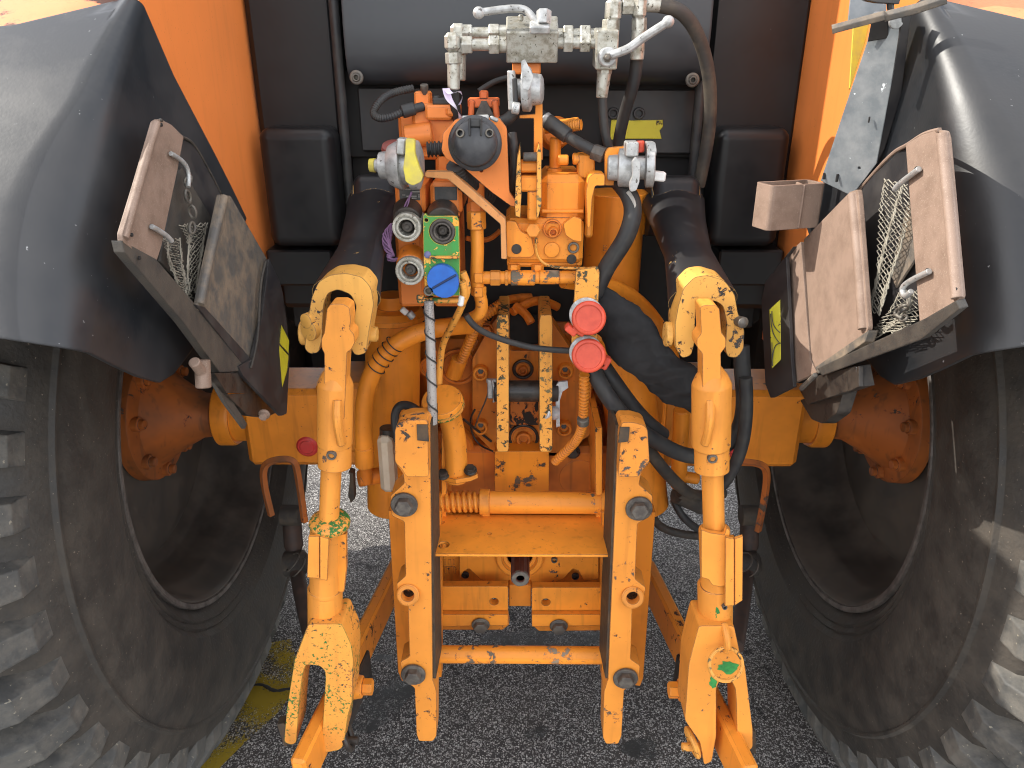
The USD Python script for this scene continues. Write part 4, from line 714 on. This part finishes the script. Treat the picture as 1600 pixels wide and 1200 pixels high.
# couplings with claws (one on top, one left in yellow, one right)
def along(qs_prof, o, ax, m, name, par=TR, n=32): return part(name, lathe(o, ax, qs_prof, n), m, par)
q = (640, 258, 1.26); k = S(q); o = P(q); dx = unit((1, -.12, .02))
lc = along([(-60 * k, .001), (-60 * k, 9 * k), (-49 * k, 10 * k), (-48 * k, 13 * k), (-47 * k, 20 * k), (-32 * k, 22 * k), (-31 * k, 30 * k), (-22 * k, 35 * k), (-10 * k, 38 * k), (-9 * k, 30 * k), (2 * k, 30 * k), (3 * k, 38 * k), (14 * k, 37 * k), (17 * k, 30 * k), (17 * k, .001)], o, dx, ALU, 'air_coupling')
along([(-64 * k, .001), (-64 * k, 10 * k), (-55 * k, 11 * k), (-55 * k, .001)], o, dx, YEL, 'coupling_tip', lc)
part('coupling_lever', plate([(634, 216), (648, 218), (648, 240), (655, 262), (661, 275), (658, 284), (645, 290), (634, 284), (630, 262), (633, 240)], .012, 1.208, rnd=.003), YEL, lc)
part('coupling_claw', bxp((628, 228, 1.235), 14, 24, .03, ry(8)), ALU, lc)
part('hand_wheel', lathe(P(614, 232, 1.33), (0, -.5, 1), [(-.01, .016), (.0, .02), (.006, .018), (.008, .002)]), plain('dull_red', (.25, .06, .05), (.15, .05, .04)), lc)
q = (985, 262, 1.27); k = S(q); o = P(q)
rc = along([(-36 * k, 14 * k), (-34 * k, 19 * k), (-20 * k, 20 * k), (-18 * k, 29 * k), (4 * k, 30 * k), (8 * k, 26 * k), (10 * k, 18 * k), (22 * k, 18 * k), (24 * k, 30 * k), (36 * k, 30 * k), (38 * k, 20 * k)], o, dx, ALU, 'air_coupling')
part('coupling_seal', cp((1000, 220, 1.27), (1000, 238, 1.27), 7), RED, rc)
part('coupling_lever', plate([(988, 252), (994, 245), (1001, 255), (999, 285), (994, 298), (985, 300), (984, 288), (989, 275)], .012, 1.225, rnd=.003), ALU, rc)
part('coupling_claw', plate([(1010, 222), (1024, 222), (1026, 235), (1021, 285), (1012, 288), (1014, 240)], .02, 1.25, rnd=.003), ALU, rc); part('coupling_claw', bxp((986, 232, 1.25), 20, 22, .03), ALU, rc)
part('white_grip', bxp((1028, 275, 1.26), 22, 14, .02, ry(4)), WHITE, rc)
rb = part('coupling_bracket', cat(plate([(945, 240), (950, 231), (978, 228), (978, 290), (945, 290)], .007, 1.29, rnd=.003), plate([(945, 272), (945, 290), (930, 290), (925, 310), (922, 355), (918, 356), (916, 300), (920, 277), (928, 271)], .04, 1.262, rnd=.003)), O_hitch)
q = (824, 140, 1.30); k = S(q); o = P(q)
tc = along([(-26 * k, .001), (-26 * k, 26 * k), (-20 * k, 28 * k), (-18 * k, 16 * k), (-8 * k, 16 * k), (-7 * k, 32 * k), (4 * k, 33 * k), (6 * k, 30 * k), (8 * k, 24 * k), (22 * k, 22 * k), (25 * k, 16 * k), (25 * k, .001)], o, dx, ALU, 'air_coupling')
part('coupling_lever', plate([(814, 96), (820, 92), (828, 108), (834, 120), (826, 142), (816, 138)], .012, 1.262, rnd=.003), ALU, tc); part('coupling_seal', cp((804, 122, 1.275), (806, 165, 1.275), 4), RUB, tc)
part('coupling_claw', cat(cp((798, 110, 1.28), (800, 172, 1.28), 6), cp((800, 168, 1.27), (812, 170, 1.27), 9)), ALU, tc)
part('mounting_post', plate([(836, 162), (848, 162), (848, 250), (834, 250), (834, 185), (812, 185), (812, 180), (836, 178)], .008, 1.31), O_hitch)
# centre bracket with pin and the orange control valve
part('pin_plate', plate([(808, 246), (813, 228), (815, 300), (813, 340), (806, 338), (804, 320)], .07, 1.26), O_worn); part('pin_plate', plate([(839, 240), (843, 226), (846, 240), (846, 320), (841, 340), (838, 340)], .07, 1.26), O_worn)
part('bracket_web', cat(fbox(812, 252, 842, 270, 1.275, .03, .003), fbox(812, 275, 842, 300, 1.27, .05, .003), fbox(824, 298, 842, 345, 1.27, .03, .003)), O_hitch)
part('bracket_pin', cp((817, 245, 1.27), (840, 245, 1.27), 7), BOLTM)
cv = part('control_valve', cat(fbox(844, 274, 914, 356, 1.30, .14, .012), fbox(790, 342, 912, 412, 1.29, .14, .008), fbox(792, 398, 910, 418, 1.30, .12, .004), fbox(915, 290, 928, 372, 1.30, .1, .004)), O_hitch)
part('valve_rib', cp((846, 330, 1.298), (912, 330, 1.298), 3), O_hitch, cv); part('valve_mantle', plate([(791, 345), (806, 346), (814, 362), (830, 368), (836, 396), (830, 402), (792, 402)], .012, 1.279, rnd=.004), O_hitch, cv)
part('port_nut', cat(hexp((833, 360, 1.29), (833, 360, 1.274), 12)), O_hitch, cv); part('port_ring', cat(lathe(P(863, 357, 1.289), (0, -1, 0), [(-.002, 15 * .00108), (.004, 15 * .00108), (.004, 12 * .00108), (-.004, 11 * .00108), (-.004, .001)]), socket((864, 362, 1.285), 8, h=.010)), O_deep, cv)
part('port_cover', plate([(880, 350), (896, 338), (909, 342), (909, 378), (896, 376), (884, 368)], .012, 1.28, rnd=.003), O_hitch, cv)
for q in ((807, 389), (893, 405)): part('blind_hole', lathe(P(q[0], q[1], 1.2785 if q[0] < 850 else 1.289), (0, -1, 0), [(-.002, .0085), (.0012, .0085), (.0012, .0001)], 20), OILY, cv)
part('round_cover', lathe(P(862, 390, 1.29), (0, -1, 0), [(-.002, .0135), (.003, .0135), (.004, .012), (.004, .0001)], 24), O_hitch, cv); part('circlip', ring(P(896, 387, 1.286), (0, -1, 0), .008, .0022, 20, 6), STEEL, cv)
for u in (803, 840): part('valve_foot_bolt', hexp((u, 412, 1.30), (u, 424, 1.30), 10), O_hitch, cv)
part('bare_wire', hose([(838, 372, 1.268), (838, 392, 1.27), (846, 408, 1.27), (866, 417, 1.27), (915, 419, 1.275)], 2.2, 30, 8), O_worn)
part('elbow_pipe', cat(cp((868, 215, 1.36), (867, 265, 1.36), 9), cp((850, 200, 1.38), (905, 192, 1.37), 9), cp((866, 262, 1.36), (866, 272, 1.36), 12)), O_hitch); part('plunger', lathe(P(868, 208, 1.44), (0.2, -1, .3), [(-.02, .028), (.01, .028), (.014, .024), (.014, .001)], 32), O_deep)
part('small_valve', cat(cp((872, 250, 1.33), (888, 250, 1.33), 8), cp((895, 248, 1.33), (908, 248, 1.33), 9), bxp((915, 258, 1.34), 26, 36, .04)), O_hitch); part('round_pipe_end', corr([(885, 200, 1.36), (898, 196, 1.35), (908, 195, 1.345)], 9, .004, .1), O_hitch)
part('pneumatic_hose', hose([(838, 175, 1.36), (860, 192, 1.35), (890, 215, 1.33), (932, 238, 1.31)], 9, 30, 14), RUB); part('hose_clamp', cp((850, 184, 1.353), (856, 189, 1.35), 11), ALU); part('hose_nut', hexp((926, 236, 1.312), (944, 243, 1.305), 13), BOLTM); part('hose_guard', cp((855, 189, 1.35), (888, 213, 1.333), 12), RUB)
# ball valves on top
TY = 1.34; tilt = rx(28)
bq = (831, 60, TY); k = S(bq)
bvv = part('ball_valve', box(P(831, 62, TY), (80 * k, .055, 50 * k), tilt, .002), ZINC)
part('valve_handle', cat(hose([(748, 20, 1.31), (768, 17, 1.312), (815, 14, 1.315), (828, 22, 1.31), (842, 40, 1.30)], 6, 30, 10), trimesh.creation.icosphere(2, 9 * k).apply_translation(P(748, 20, 1.31)), box(P(843, 43, 1.298), (30 * k, .02, 12 * k), tilt)), ALU, bvv)
part('handle_nut', cat(hexp((849, 38, 1.30), (850, 16, 1.305), 12)), ALU, bvv); part('handle_stop', bxp((814, 28, 1.325), 8, 10, .008), ZINC, bvv)
part('valve_base', cat(bxp((830, 96, 1.36), 66, 4, .05)), STEEL, bvv); part('valve_bracket', fbox(800, 97, 845, 116, 1.345, .02), O_up, bvv)
def run(y, Y, m=ZINC, p=bvv):
    part('hex_union', hexp((764, y, Y), (780, y, Y), 15), m, p); part('hex_union', hexp((722, y, Y), (738, y, Y), 14), m, p); part('short_pipe', cp((736, y, Y), (766, y, Y), 9), m, p); part('union_collar', cp((779, y, Y), (794, y, Y), 12), m, p)
run(70, 1.33); run(52, 1.38)
for (u, v, Y) in ((707, 66, 1.33), (716, 52, 1.38)):
    part('elbow_fitting', cat(bxp((u, v, Y), 24, 28, .028, None, .006), hexp((u + 1, v + 16, Y), (u + 2, v + 34, Y), 13), cp((u + 2, v + 32, Y), (u + 2, v + 74, Y), 10.5, 9.5)), ZINC, bvv)
for y, Y in ((67, 1.33), (54, 1.37)):
    part('hex_union', hexp((880, y, Y), (895, y, Y), 15), ZINC, bvv); part('hex_union', hexp((906, y, Y), (922, y, Y), 15), ZINC, bvv); part('short_pipe', cp((870, y, Y), (932, y, Y), 9), ZINC, bvv)
b2 = part('ball_valve', box(P(946, 76, 1.325), (34 * k, .05, 56 * k), rx(6), .002), ZINC)
part('valve_handle', cat(hose([(950, 88, 1.285), (975, 79, 1.28), (985, 74, 1.28), (1000, 63, 1.28), (1043, 35, 1.275)], 7, 30, 10), trimesh.creation.icosphere(2, 9 * k).apply_translation(P(1044, 34, 1.275)), lathe(P(949, 89, 1.292), (0, -1, 0), [(-.01, 14 * k), (.008, 14 * k), (.010, 12 * k), (.01, .001)])), ALU, b2)
part('handle_nut', cat(hexp((949, 90, 1.285), (949, 90, 1.272), 7), cp((949, 90, 1.28), (949, 90, 1.268), 4)), STEEL, b2)
part('elbow_fitting', cat(bxp((958, 16, 1.33), 24, 34, .03, None, .006), hexp((955, 30, 1.33), (954, 50, 1.33), 14), hexp((972, 10, 1.33), (990, 10, 1.33), 13)), ZINC, b2)
part('elbow_fitting', cat(bxp((999, 12, 1.33), 20, 34, .03, None, .006), hexp((999, 28, 1.33), (999, 50, 1.33), 12), cp((998, 48, 1.33), (995, 94, 1.33), 11), cp((1008, 8, 1.33), (1034, 9, 1.335), 10)), ZINC, b2)
part('hose_ferrule', cat(hexp((945, 104, 1.32), (944, 116, 1.32), 12), cp((944, 114, 1.32), (940, 153, 1.32), 11, 9)), ZINC, b2)
part('valve_hose', hose([(941, 150, 1.32), (943, 185, 1.325), (947, 215, 1.33), (955, 240, 1.34)], 7, 24, 12), RUB); part('valve_hose', hose([(995, 90, 1.34), (990, 130, 1.35), (978, 170, 1.38), (965, 230, 1.42), (960, 270, 1.45)], 9.5, 30, 14), RUB)
part('arched_hose', hose([(1030, 8, 1.335), (1062, 18, 1.34), (1090, 55, 1.36), (1106, 110, 1.38), (1110, 170, 1.40), (1104, 230, 1.42), (1092, 290, 1.44)], 10.5, 50, 16), RUBD)
part('valve_hose', hose([(709, 138, 1.33), (711, 165, 1.34), (716, 190, 1.36)], 8, 20, 12), RUB)
# ------------------------------------------------------------------ twine and ribbon (tied on, not part of the tractor)
def strands(qs, n, w, r):
    base = spline([P(q) for q in qs], 40); ms = []
    for i in range(n):
        a = 6.2832 * i / n; off = np.stack([np.cos(a + np.linspace(0, 5, 40)), .5 * np.sin(a + np.linspace(0, 5, 40)), .6 * np.sin(a * 2 + np.linspace(0, 7, 40))], 1) * (w * np.interp(np.linspace(0, 1, 40), [0, .3, .7, 1], [.3, 1, .8, .3]))[:, None]
        ms.append(sweep(base + off, r, 5))
    return cat(ms)
thing('twine', [strands([(643, 300, 1.24), (632, 325, 1.25), (614, 350, 1.265)], 3, .002, .0013), strands([(614, 350, 1.265), (604, 370, 1.265), (608, 390, 1.26), (614, 400, 1.26)], 9, .007, .0016), strands([(606, 398, 1.258), (612, 406, 1.256), (622, 404, 1.258)], 5, .004, .0016)], PURP, 'purple twine knotted round the upper left quick coupler', 'twine')
def ribbon(qs, w):
    p = spline([P(q) for q in qs], 24); a = np.linspace(0, 2.2, 24); d = np.stack([np.cos(a), np.sin(a), .2 * np.sin(a * 2)], 1) * w
    V = np.vstack([p - d, p + d, p - d + (0, .0008, 0), p + d + (0, .0008, 0)]); Fc = []
    for i in range(23):
        Fc += [(i, i + 1, 24 + i + 1), (i, 24 + i + 1, 24 + i), (48 + i, 72 + i + 1, 48 + i + 1), (48 + i, 72 + i, 72 + i + 1)]
    return trimesh.Trimesh(V, Fc, process=False)
thing('ribbon', [ribbon([(697, 138, 1.315), (702, 155, 1.31), (712, 168, 1.31), (720, 186, 1.32)], .006), ribbon([(697, 138, 1.32), (706, 146, 1.30), (718, 143, 1.32), (722, 152, 1.33), (717, 164, 1.33)], .005)], LILAC, 'lilac and white ribbon tied under the left elbow of the ball valves', 'ribbon', smooth=True)
# ------------------------------------------------------------------ rusty step brackets on the fenders
def net_sleeve(left, right, n=7, rows=16, r=.0011):
    # expanded net: zigzag strands between two edge curves (lists of points), folded in depth
    Lc, Rc = spline([P(q) for q in left], rows * 2 + 1), spline([P(q) for q in right], rows * 2 + 1); ms = []
    for i in range(n):
        for ph in (0, 1):
            pts = []
            for j in range(rows * 2 + 1):
                s = (i + .5 + (.5 if (j // 1 + ph) % 2 else -.5) * .98) / n
                dep = .010 * math.sin(s * 9 + j * .25) + RNG.normal() * .0008
                pts.append(Lc[j] * (1 - s) + Rc[j] * s + A3((0, dep, 0)) + RNG.normal(size=3) * .0006)
            ms.append(sweep(pts, r, 4))
    return cat(ms)
def chain(qs, r=.0095, t=.0024):
    p = spline([P(q) for q in qs], 200); L = np.r_[0, np.cumsum(np.linalg.norm(np.diff(p, axis=0), axis=1))]; n = int(L[-1] / (r * 2.1)); ms = []
    for i in range(n + 1):
        s = i / n * L[-1]; c = A3([np.interp(s, L, p[:, k]) for k in range(3)]); e = A3([np.interp(min(s + .005, L[-1]), L, p[:, k]) for k in range(3)]); b = A3([np.interp(max(s - .005, 0), L, p[:, k]) for k in range(3)])
        d = unit(e - b); up = unit(np.cross(d, (.2, 1, .1))); ax = up if i % 2 else np.cross(d, up)
        R = frame(ax, d); m_ = ring((0, 0, 0), (0, 0, 1), r, t, 16, 6); m_.vertices[:, 0] *= .62
        ms.append(place(m_, c, np.stack([np.cross(d, ax), d, ax], 1)))
    return ms
def hook(qs, rpx=4.5): return hose(qs, rpx, 20, 10)
# right bracket, in the sun
bR = part('step_bracket', plate([QX(1338, 298, 0.487), QX(1418, 226, 0.487), QX(1445, 226, 0.487), QX(1446, 470, 0.487), QX(1344, 545, 0.487)], .005), BLKM, label='sunlit rusty folded steel bracket on the right fender')
part('outer_lip', cat(plate([QX(1415, 226, 0.452), QX(1440, 211, 0.452), QX(1466, 203, 0.452), QX(1475, 205, 0.452), QX(1478, 216, 0.452), QX(1500, 462, 0.452), QX(1496, 472, 0.452), QX(1438, 515, 0.452)], .006, rnd=.003), sweep(spline([P(QX(1472, 210, 0.452)), P(QX(1484, 330, 0.452)), P(QX(1496, 466, 0.452))], 20), 9 * S(QX(1484, 330, 0.452)), 14)), RUST, bR)
part('top_edge', sweep(spline([P(QX(1468, 203, 0.452)), P(QX(1440, 212, 0.4683)), P(QX(1415, 228, 0.4829)), P(QX(1395, 240, 0.487)), P(QX(1340, 300, 0.487))], 24), .0028, 6), RUST, bR)
part('bottom_flange', plate([QX(1500, 468, 0.452), QX(1502, 482, 0.452), QX(1440, 530, 0.452), QX(1284, 587, 0.44), QX(1280, 575, 0.44), QX(1352, 540, 0.44), QX(1437, 500, 0.44)], .01), RUST3, bR)
part('inner_lip', cat(plate([QX(1256, 374, 0.447), QX(1328, 300, 0.447), QX(1340, 296, 0.447), QX(1342, 310, 0.447), QX(1357, 512, 0.447), QX(1352, 525, 0.447), QX(1276, 578, 0.447), QX(1268, 560, 0.447)], .006, rnd=.003), sweep(spline([P(QX(1333, 304, 0.447)), P(QX(1342, 400, 0.447)), P(QX(1350, 514, 0.447))], 20), 9 * S(QX(1340, 400, 0.447)), 14)), RUST, bR)
part('lip_underside', plate([QX(1352, 520, 0.445), QX(1358, 516, 0.445), QX(1352, 534, 0.445), QX(1278, 584, 0.445), QX(1274, 574, 0.445)], .012), RUST2, bR)
part('side_sheet', plate([QX(1254, 378, 0.447), QX(1240, 388, 0.441), QX(1226, 402, 0.435), QX(1234, 560, 0.4384), QX(1238, 600, 0.4401), QX(1274, 582, 0.447), QX(1266, 560, 0.447)], .006), RUST, bR)
part('black_side', plate([QX(1241, 384, 0.434), QX(1196, 440, 0.414), QX(1190, 470, 0.4113), QX(1196, 600, 0.414), QX(1204, 622, 0.4176), QX(1240, 604, 0.4336), QX(1236, 560, 0.4318), QX(1228, 402, 0.4282)], .006, rnd=.003), BLKM, bR)
st = [QX(1202, 484, 0.41), QX(1219, 468, 0.424), QX(1221, 535, 0.4256), QX(1222, 560, 0.4265), QX(1206, 576, 0.4133)]
part('bracket_sticker', plate(st, .001), YELS, bR); part('sticker_print', cat([hose([QX(1206, 486, 0.4118), QX(1209, 508, 0.4143), QX(1219, 520, 0.4225)], .8, 14, 5), hose([QX(1204, 490, 0.4101), QX(1208, 520, 0.4134), QX(1218, 536, 0.4217)], .8, 14, 5), hose([QX(1206, 570, 0.4118), QX(1212, 540, 0.4167), QX(1220, 536, 0.4233)], .8, 10, 5), hose([QX(1206, 535, 0.4118), QX(1207, 572, 0.4126)], .7, 6, 5)]), LABEL, bR)
for q in (QX(1467, 213, 0.449), QX(1493, 452, 0.449), QX(1331, 307, 0.449), QX(1347, 508, 0.449)): part('rivet_hole', lathe(P(q), (-1, -.1, 0), [(-.001, 4 * S(q)), (.0008, 4 * S(q)), (.0009, .0001)], 14), DARK, bR)
part('hook_slot', cyl(P(QX(1434, 266, 0.4499)), P(QX(1434, 266, 0.4499)) - A3((0.003, 0, 0)), .0045, n=12), DARK, bR); part('hook_slot', cyl(P(QX(1451, 425, 0.4499)), P(QX(1451, 425, 0.4499)) - A3((0.003, 0, 0)), .0045, n=12), DARK, bR)
part('hook_bar', hook([QX(1436, 264, 0.447), QX(1428, 270, 0.447), QX(1412, 282, 0.447), QX(1403, 290, 0.447), QX(1398, 296, 0.447)]), ALU, bR); part('hook_bar', hook([QX(1452, 424, 0.447), QX(1444, 428, 0.447), QX(1424, 438, 0.447), QX(1410, 452, 0.447), QX(1414, 462, 0.447), QX(1424, 455, 0.447)]), ALU, bR)
part('under_bracket', cat(plate([QX(1252, 610, 0.462), QX(1275, 587, 0.45), QX(1340, 572, 0.45), QX(1342, 605, 0.45), QX(1262, 632, 0.462)], .02), plate([QX(1250, 625, 0.468), QX(1320, 605, 0.468), QX(1308, 645, 0.468), QX(1285, 662, 0.468), QX(1268, 655, 0.468)], .02, rnd=.006), plate([QX(1325, 580, 0.4485), QX(1342, 572, 0.4485), QX(1342, 604, 0.4485), QX(1325, 612, 0.4485)], .006)), OILY, bR); part('under_bar', sweep([P(QX(1252, 607, 0.436)), P(QX(1274, 586, 0.436))], .004, 6), RUST2, bR)
nR = [net_sleeve([QX(1384, 280, 0.468), QX(1378, 340, 0.468), QX(1366, 420, 0.468), QX(1358, 490, 0.468)], [QX(1422, 290, 0.468), QX(1414, 340, 0.468), QX(1398, 410, 0.468), QX(1380, 490, 0.468)], 8, 12, .001), net_sleeve([QX(1405, 462, 0.468), QX(1392, 490, 0.468), QX(1372, 512, 0.468), QX(1362, 525, 0.468)], [QX(1436, 455, 0.468), QX(1436, 480, 0.468), QX(1425, 497, 0.468), QX(1395, 515, 0.468)], 7, 6, .001)]
thing('net', nR, NETM, 'pale worn net hanging from the hooks of the sunlit rusty bracket on the right fender', 'net', smooth=True)
thing('chain', [place(cat(chain([QX(1412, 458, 0.462), QX(1420, 470, 0.462), QX(1410, 482, 0.462), QX(1398, 492, 0.462), QX(1412, 497, 0.462)], .007, .002)), (0, 0, 0))], STEEL, 'short grey chain on the lower hook of the right bracket', 'chain')
part('inner_blade', plate([QX(1418, 315, 0.478), QX(1428, 318, 0.478), QX(1436, 395, 0.478), QX(1400, 450, 0.478), QX(1392, 430, 0.478)], .003), RUST2, bR)
# square tube and grey strip above it
tq = [(1206, 290), (1212, 284), (1300, 284), (1303, 290), (1303, 355), (1240, 367), (1204, 362), (1202, 356)]
c0, c1 = P(1206, 290, 1.16), P(1203, 360, 1.16); wl = P(1302, 320, 1.16)[0] - c0[0]; dp = .045
outer = Polygon([(0, 0), (wl, 0), (wl, dp), (0, dp)]).buffer(-.008).buffer(.008); tub = trimesh.creation.extrude_polygon(outer.difference(outer.buffer(-.005)).difference(Polygon()), c0[2] - c1[2], engine='earcut')
sq = part('step_tube', place(tub, (c0[0], 1.155, c1[2]), rx(0) @ rz(18)), RUST, label='short open rusty box tube beside the right bracket')
part('tube_web', place(rbox(.004, dp - .01, (c0[2] - c1[2]) * .98), A3((c0[0] + wl * .55, 1.165 + dp / 2, (c0[2] + c1[2]) / 2))), RUST, sq)
gs = part('lamp_strip', plate([(1363, 20, 1.085), (1407, 18, 1.065), (1406, 60, 1.065), (1370, 255, 1.10), (1341, 292, 1.12), (1330, 306, 1.13), (1283, 282, 1.165), (1330, 142, 1.12), (1354, 66, 1.095)], .004, holes=[((1315, 280, 1.14)[0], 280, 2.5)]), GREYP, label='grey steel strip leaning up from the right bracket')
part('strip_window', plate([(1363, 24, 1.078), (1372, 21, 1.075), (1387, 24, 1.072), (1388, 60, 1.075), (1356, 65, 1.09)], .002), DARK, gs)
part('strip_flange', plate([(1409, 18, 1.06), (1424, 22, 1.06), (1408, 150, 1.085), (1381, 232, 1.10), (1371, 256, 1.10), (1407, 60, 1.062)], .02), BLKM, gs)
part('strip_bolt', lathe(P(1400, 33, 1.062), (.1, -1, 0), [(-.002, .009), (.002, .009), (.003, .004), (.003, .0001)]), ALU, gs)
part('strip_slots', cat([bxp((1358, 187, 1.098), 2.5, 9, .002), bxp((1288, 275, 1.158), 5, 10, .002), bxp((1308, 278, 1.142), 4, 12, .002)]), DARK, gs)
part('yellow_blade', plate([(1334, 41), (1358, 38), (1352, 66), (1328, 140), (1331, 90)], .004, 1.20), YEL, gs)
part('upper_bar', cat(sweep([P(1300, 46, 1.05), P(1382, 24, 1.03)], .0062, 6), sweep([P(1382, 26, 1.035), P(1430, 14, 1.02), P(1478, -2, 1.01)], .0068, 6)), RUST2, gs)
part('upper_plate', plate([(1330, -5), (1385, -5), (1385, 22), (1326, 34)], .004, 1.12), GREYP, gs); part('upper_clip', cat(plate([(1352, 0), (1408, -6), (1405, 6), (1372, 4)], .012, 1.04), sweep([P(1391, 5, 1.045), P(1392, 18, 1.045)], .004, 6)), BLKM, gs)
# left bracket, in the shade
bL = part('step_bracket', plate([QX(262, 200, -0.487), QX(303, 226, -0.487), QX(345, 303, -0.487), QX(325, 420, -0.487), QX(308, 480, -0.487), QX(240, 410, -0.487)], .005), BLKM, label='shaded rusty folded steel bracket on the left fender')
part('outer_lip', cat(plate([QX(243, 190, -0.452), QX(250, 186, -0.452), QX(268, 195, -0.452), QX(287, 214, -0.452), QX(278, 262, -0.452), QX(252, 385, -0.452), QX(242, 416, -0.452), QX(192, 378, -0.452), QX(191, 366, -0.452), QX(214, 290, -0.452)], .006, rnd=.003), sweep(spline([P(QX(245, 192, -0.452)), P(QX(218, 285, -0.452)), P(QX(195, 372, -0.452))], 20), 6 * S(QX(218, 285, -0.452)), 12)), RUST, bL)
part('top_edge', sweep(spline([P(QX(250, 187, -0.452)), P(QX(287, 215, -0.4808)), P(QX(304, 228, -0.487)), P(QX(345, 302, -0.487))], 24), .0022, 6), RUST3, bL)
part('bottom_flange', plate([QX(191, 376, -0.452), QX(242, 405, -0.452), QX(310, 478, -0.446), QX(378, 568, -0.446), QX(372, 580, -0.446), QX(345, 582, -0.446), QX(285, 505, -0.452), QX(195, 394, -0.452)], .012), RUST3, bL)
part('inner_lip', cat(plate([QX(345, 304, -0.447), QX(360, 306, -0.447), QX(417, 405, -0.447), QX(406, 490, -0.447), QX(393, 562, -0.447), QX(385, 566, -0.447), QX(308, 482, -0.447), QX(316, 440, -0.447)], .006, rnd=.004), sweep(spline([P(QX(350, 308, -0.447)), P(QX(330, 390, -0.447)), P(QX(312, 476, -0.447))], 20), 7 * S(QX(330, 390, -0.447)), 12)), RUST2, bL)
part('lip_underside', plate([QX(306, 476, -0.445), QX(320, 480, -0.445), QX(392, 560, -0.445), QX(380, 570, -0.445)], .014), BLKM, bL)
part('black_side', plate([QX(416, 404, -0.44), QX(438, 440, -0.429), QX(444, 458, -0.426), QX(452, 510, -0.422), QX(455, 560, -0.4205), QX(447, 646, -0.4245), QX(436, 650, -0.43), QX(382, 588, -0.44), QX(376, 572, -0.44), QX(394, 560, -0.44), QX(407, 490, -0.44)], .006, rnd=.003), BLKM, bL)
part('side_seam', sweep(spline([P(QX(415, 408, -0.4375)), P(QX(407, 450, -0.4375)), P(QX(403, 520, -0.4375)), (P(QX(392, 575, -0.4375)))], 14), .0022, 6), RUST3, bL)
part('bracket_sticker', plate([QX(440, 508, -0.4265), QX(452, 532, -0.4205), QX(451, 552, -0.421), QX(437, 536, -0.428)], .001), YELS, bL); part('bracket_sticker', plate([QX(437, 540, -0.428), QX(451, 556, -0.421), QX(449, 578, -0.422), QX(440, 610, -0.4265), QX(430, 585, -0.4315)], .001), YELS, bL)
for q in (QX(252, 195, -0.449), QX(206, 367, -0.449), QX(346, 312, -0.449), QX(218, 403, -0.449)): part('rivet_hole', lathe(P(q), (1, -.1, 0), [(-.001, 3 * S(q)), (.0008, 3 * S(q)), (.0009, .0001)], 14), DARK, bL)
part('hook_slot', bxp(QX(268, 240, -0.45), 8, 5, .002, ry(35)), DARK, bL); part('hook_slot', bxp(QX(238, 354, -0.45), 9, 5, .002, ry(35)), DARK, bL)
part('hook_bar', hook([QX(267, 240, -0.447), QX(276, 245, -0.447), QX(292, 262, -0.447), QX(295, 280, -0.447), QX(294, 292, -0.447)], 3.5), ALU, bL); part('hook_bar', hook([QX(237, 354, -0.447), QX(248, 360, -0.447), QX(262, 370, -0.447), QX(268, 377, -0.447)], 4), ALU, bL)
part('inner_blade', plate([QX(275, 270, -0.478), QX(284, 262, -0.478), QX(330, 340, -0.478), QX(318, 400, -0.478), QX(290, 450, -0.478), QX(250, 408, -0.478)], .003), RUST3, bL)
part('hinge_lug', cat(cp(QX(303, 565, -0.45), QX(322, 590, -0.45), 9), cp(QX(316, 562, -0.45), QX(318, 606, -0.45), 12)), RUST, bL); part('hinge_bar', plate([QX(328, 585, -0.45), QX(340, 590, -0.45), QX(386, 662, -0.45), QX(383, 670, -0.45), QX(352, 628, -0.45)], .006), RUST3, bL)
part('under_bracket', cat(plate([QX(334, 583, -0.441), QX(372, 582, -0.447), QX(378, 572, -0.45), QX(400, 600, -0.456), QX(402, 615, -0.456), QX(354, 614, -0.444)], .01), plate([QX(354, 616, -0.4455), QX(405, 614, -0.4575), QX(432, 645, -0.462), QX(415, 652, -0.459), QX(386, 648, -0.45)], .012)), OILY, bL); part('under_bolt', bolt(QX(413, 647, -0.43), 7, (0, -1, -.2), .01), RUST, bL)
thing('net', [net_sleeve([QX(279, 352, -0.468), QX(288, 380, -0.468), QX(292, 420, -0.468), QX(300, 455, -0.468)], [QX(322, 350, -0.468), QX(321, 375, -0.468), QX(318, 410, -0.468), QX(312, 455, -0.468)], 8, 8, .0009), net_sleeve([QX(252, 372, -0.468), QX(256, 395, -0.468), QX(268, 420, -0.468), QX(285, 450, -0.468)], [QX(280, 375, -0.468), QX(285, 400, -0.468), QX(292, 430, -0.468), QX(300, 468, -0.468)], 7, 8, .0009)], NETM, 'pale worn net hung on the chain of the shaded bracket on the left fender', 'net', smooth=True)
thing('chain', chain([QX(294, 282, -0.462), QX(292, 300, -0.462), QX(298, 320, -0.462), QX(302, 340, -0.462), QX(300, 356, -0.462)], .0085, .0023), STEEL, 'grey chain hooked into the shaded bracket on the left fender', 'chain')
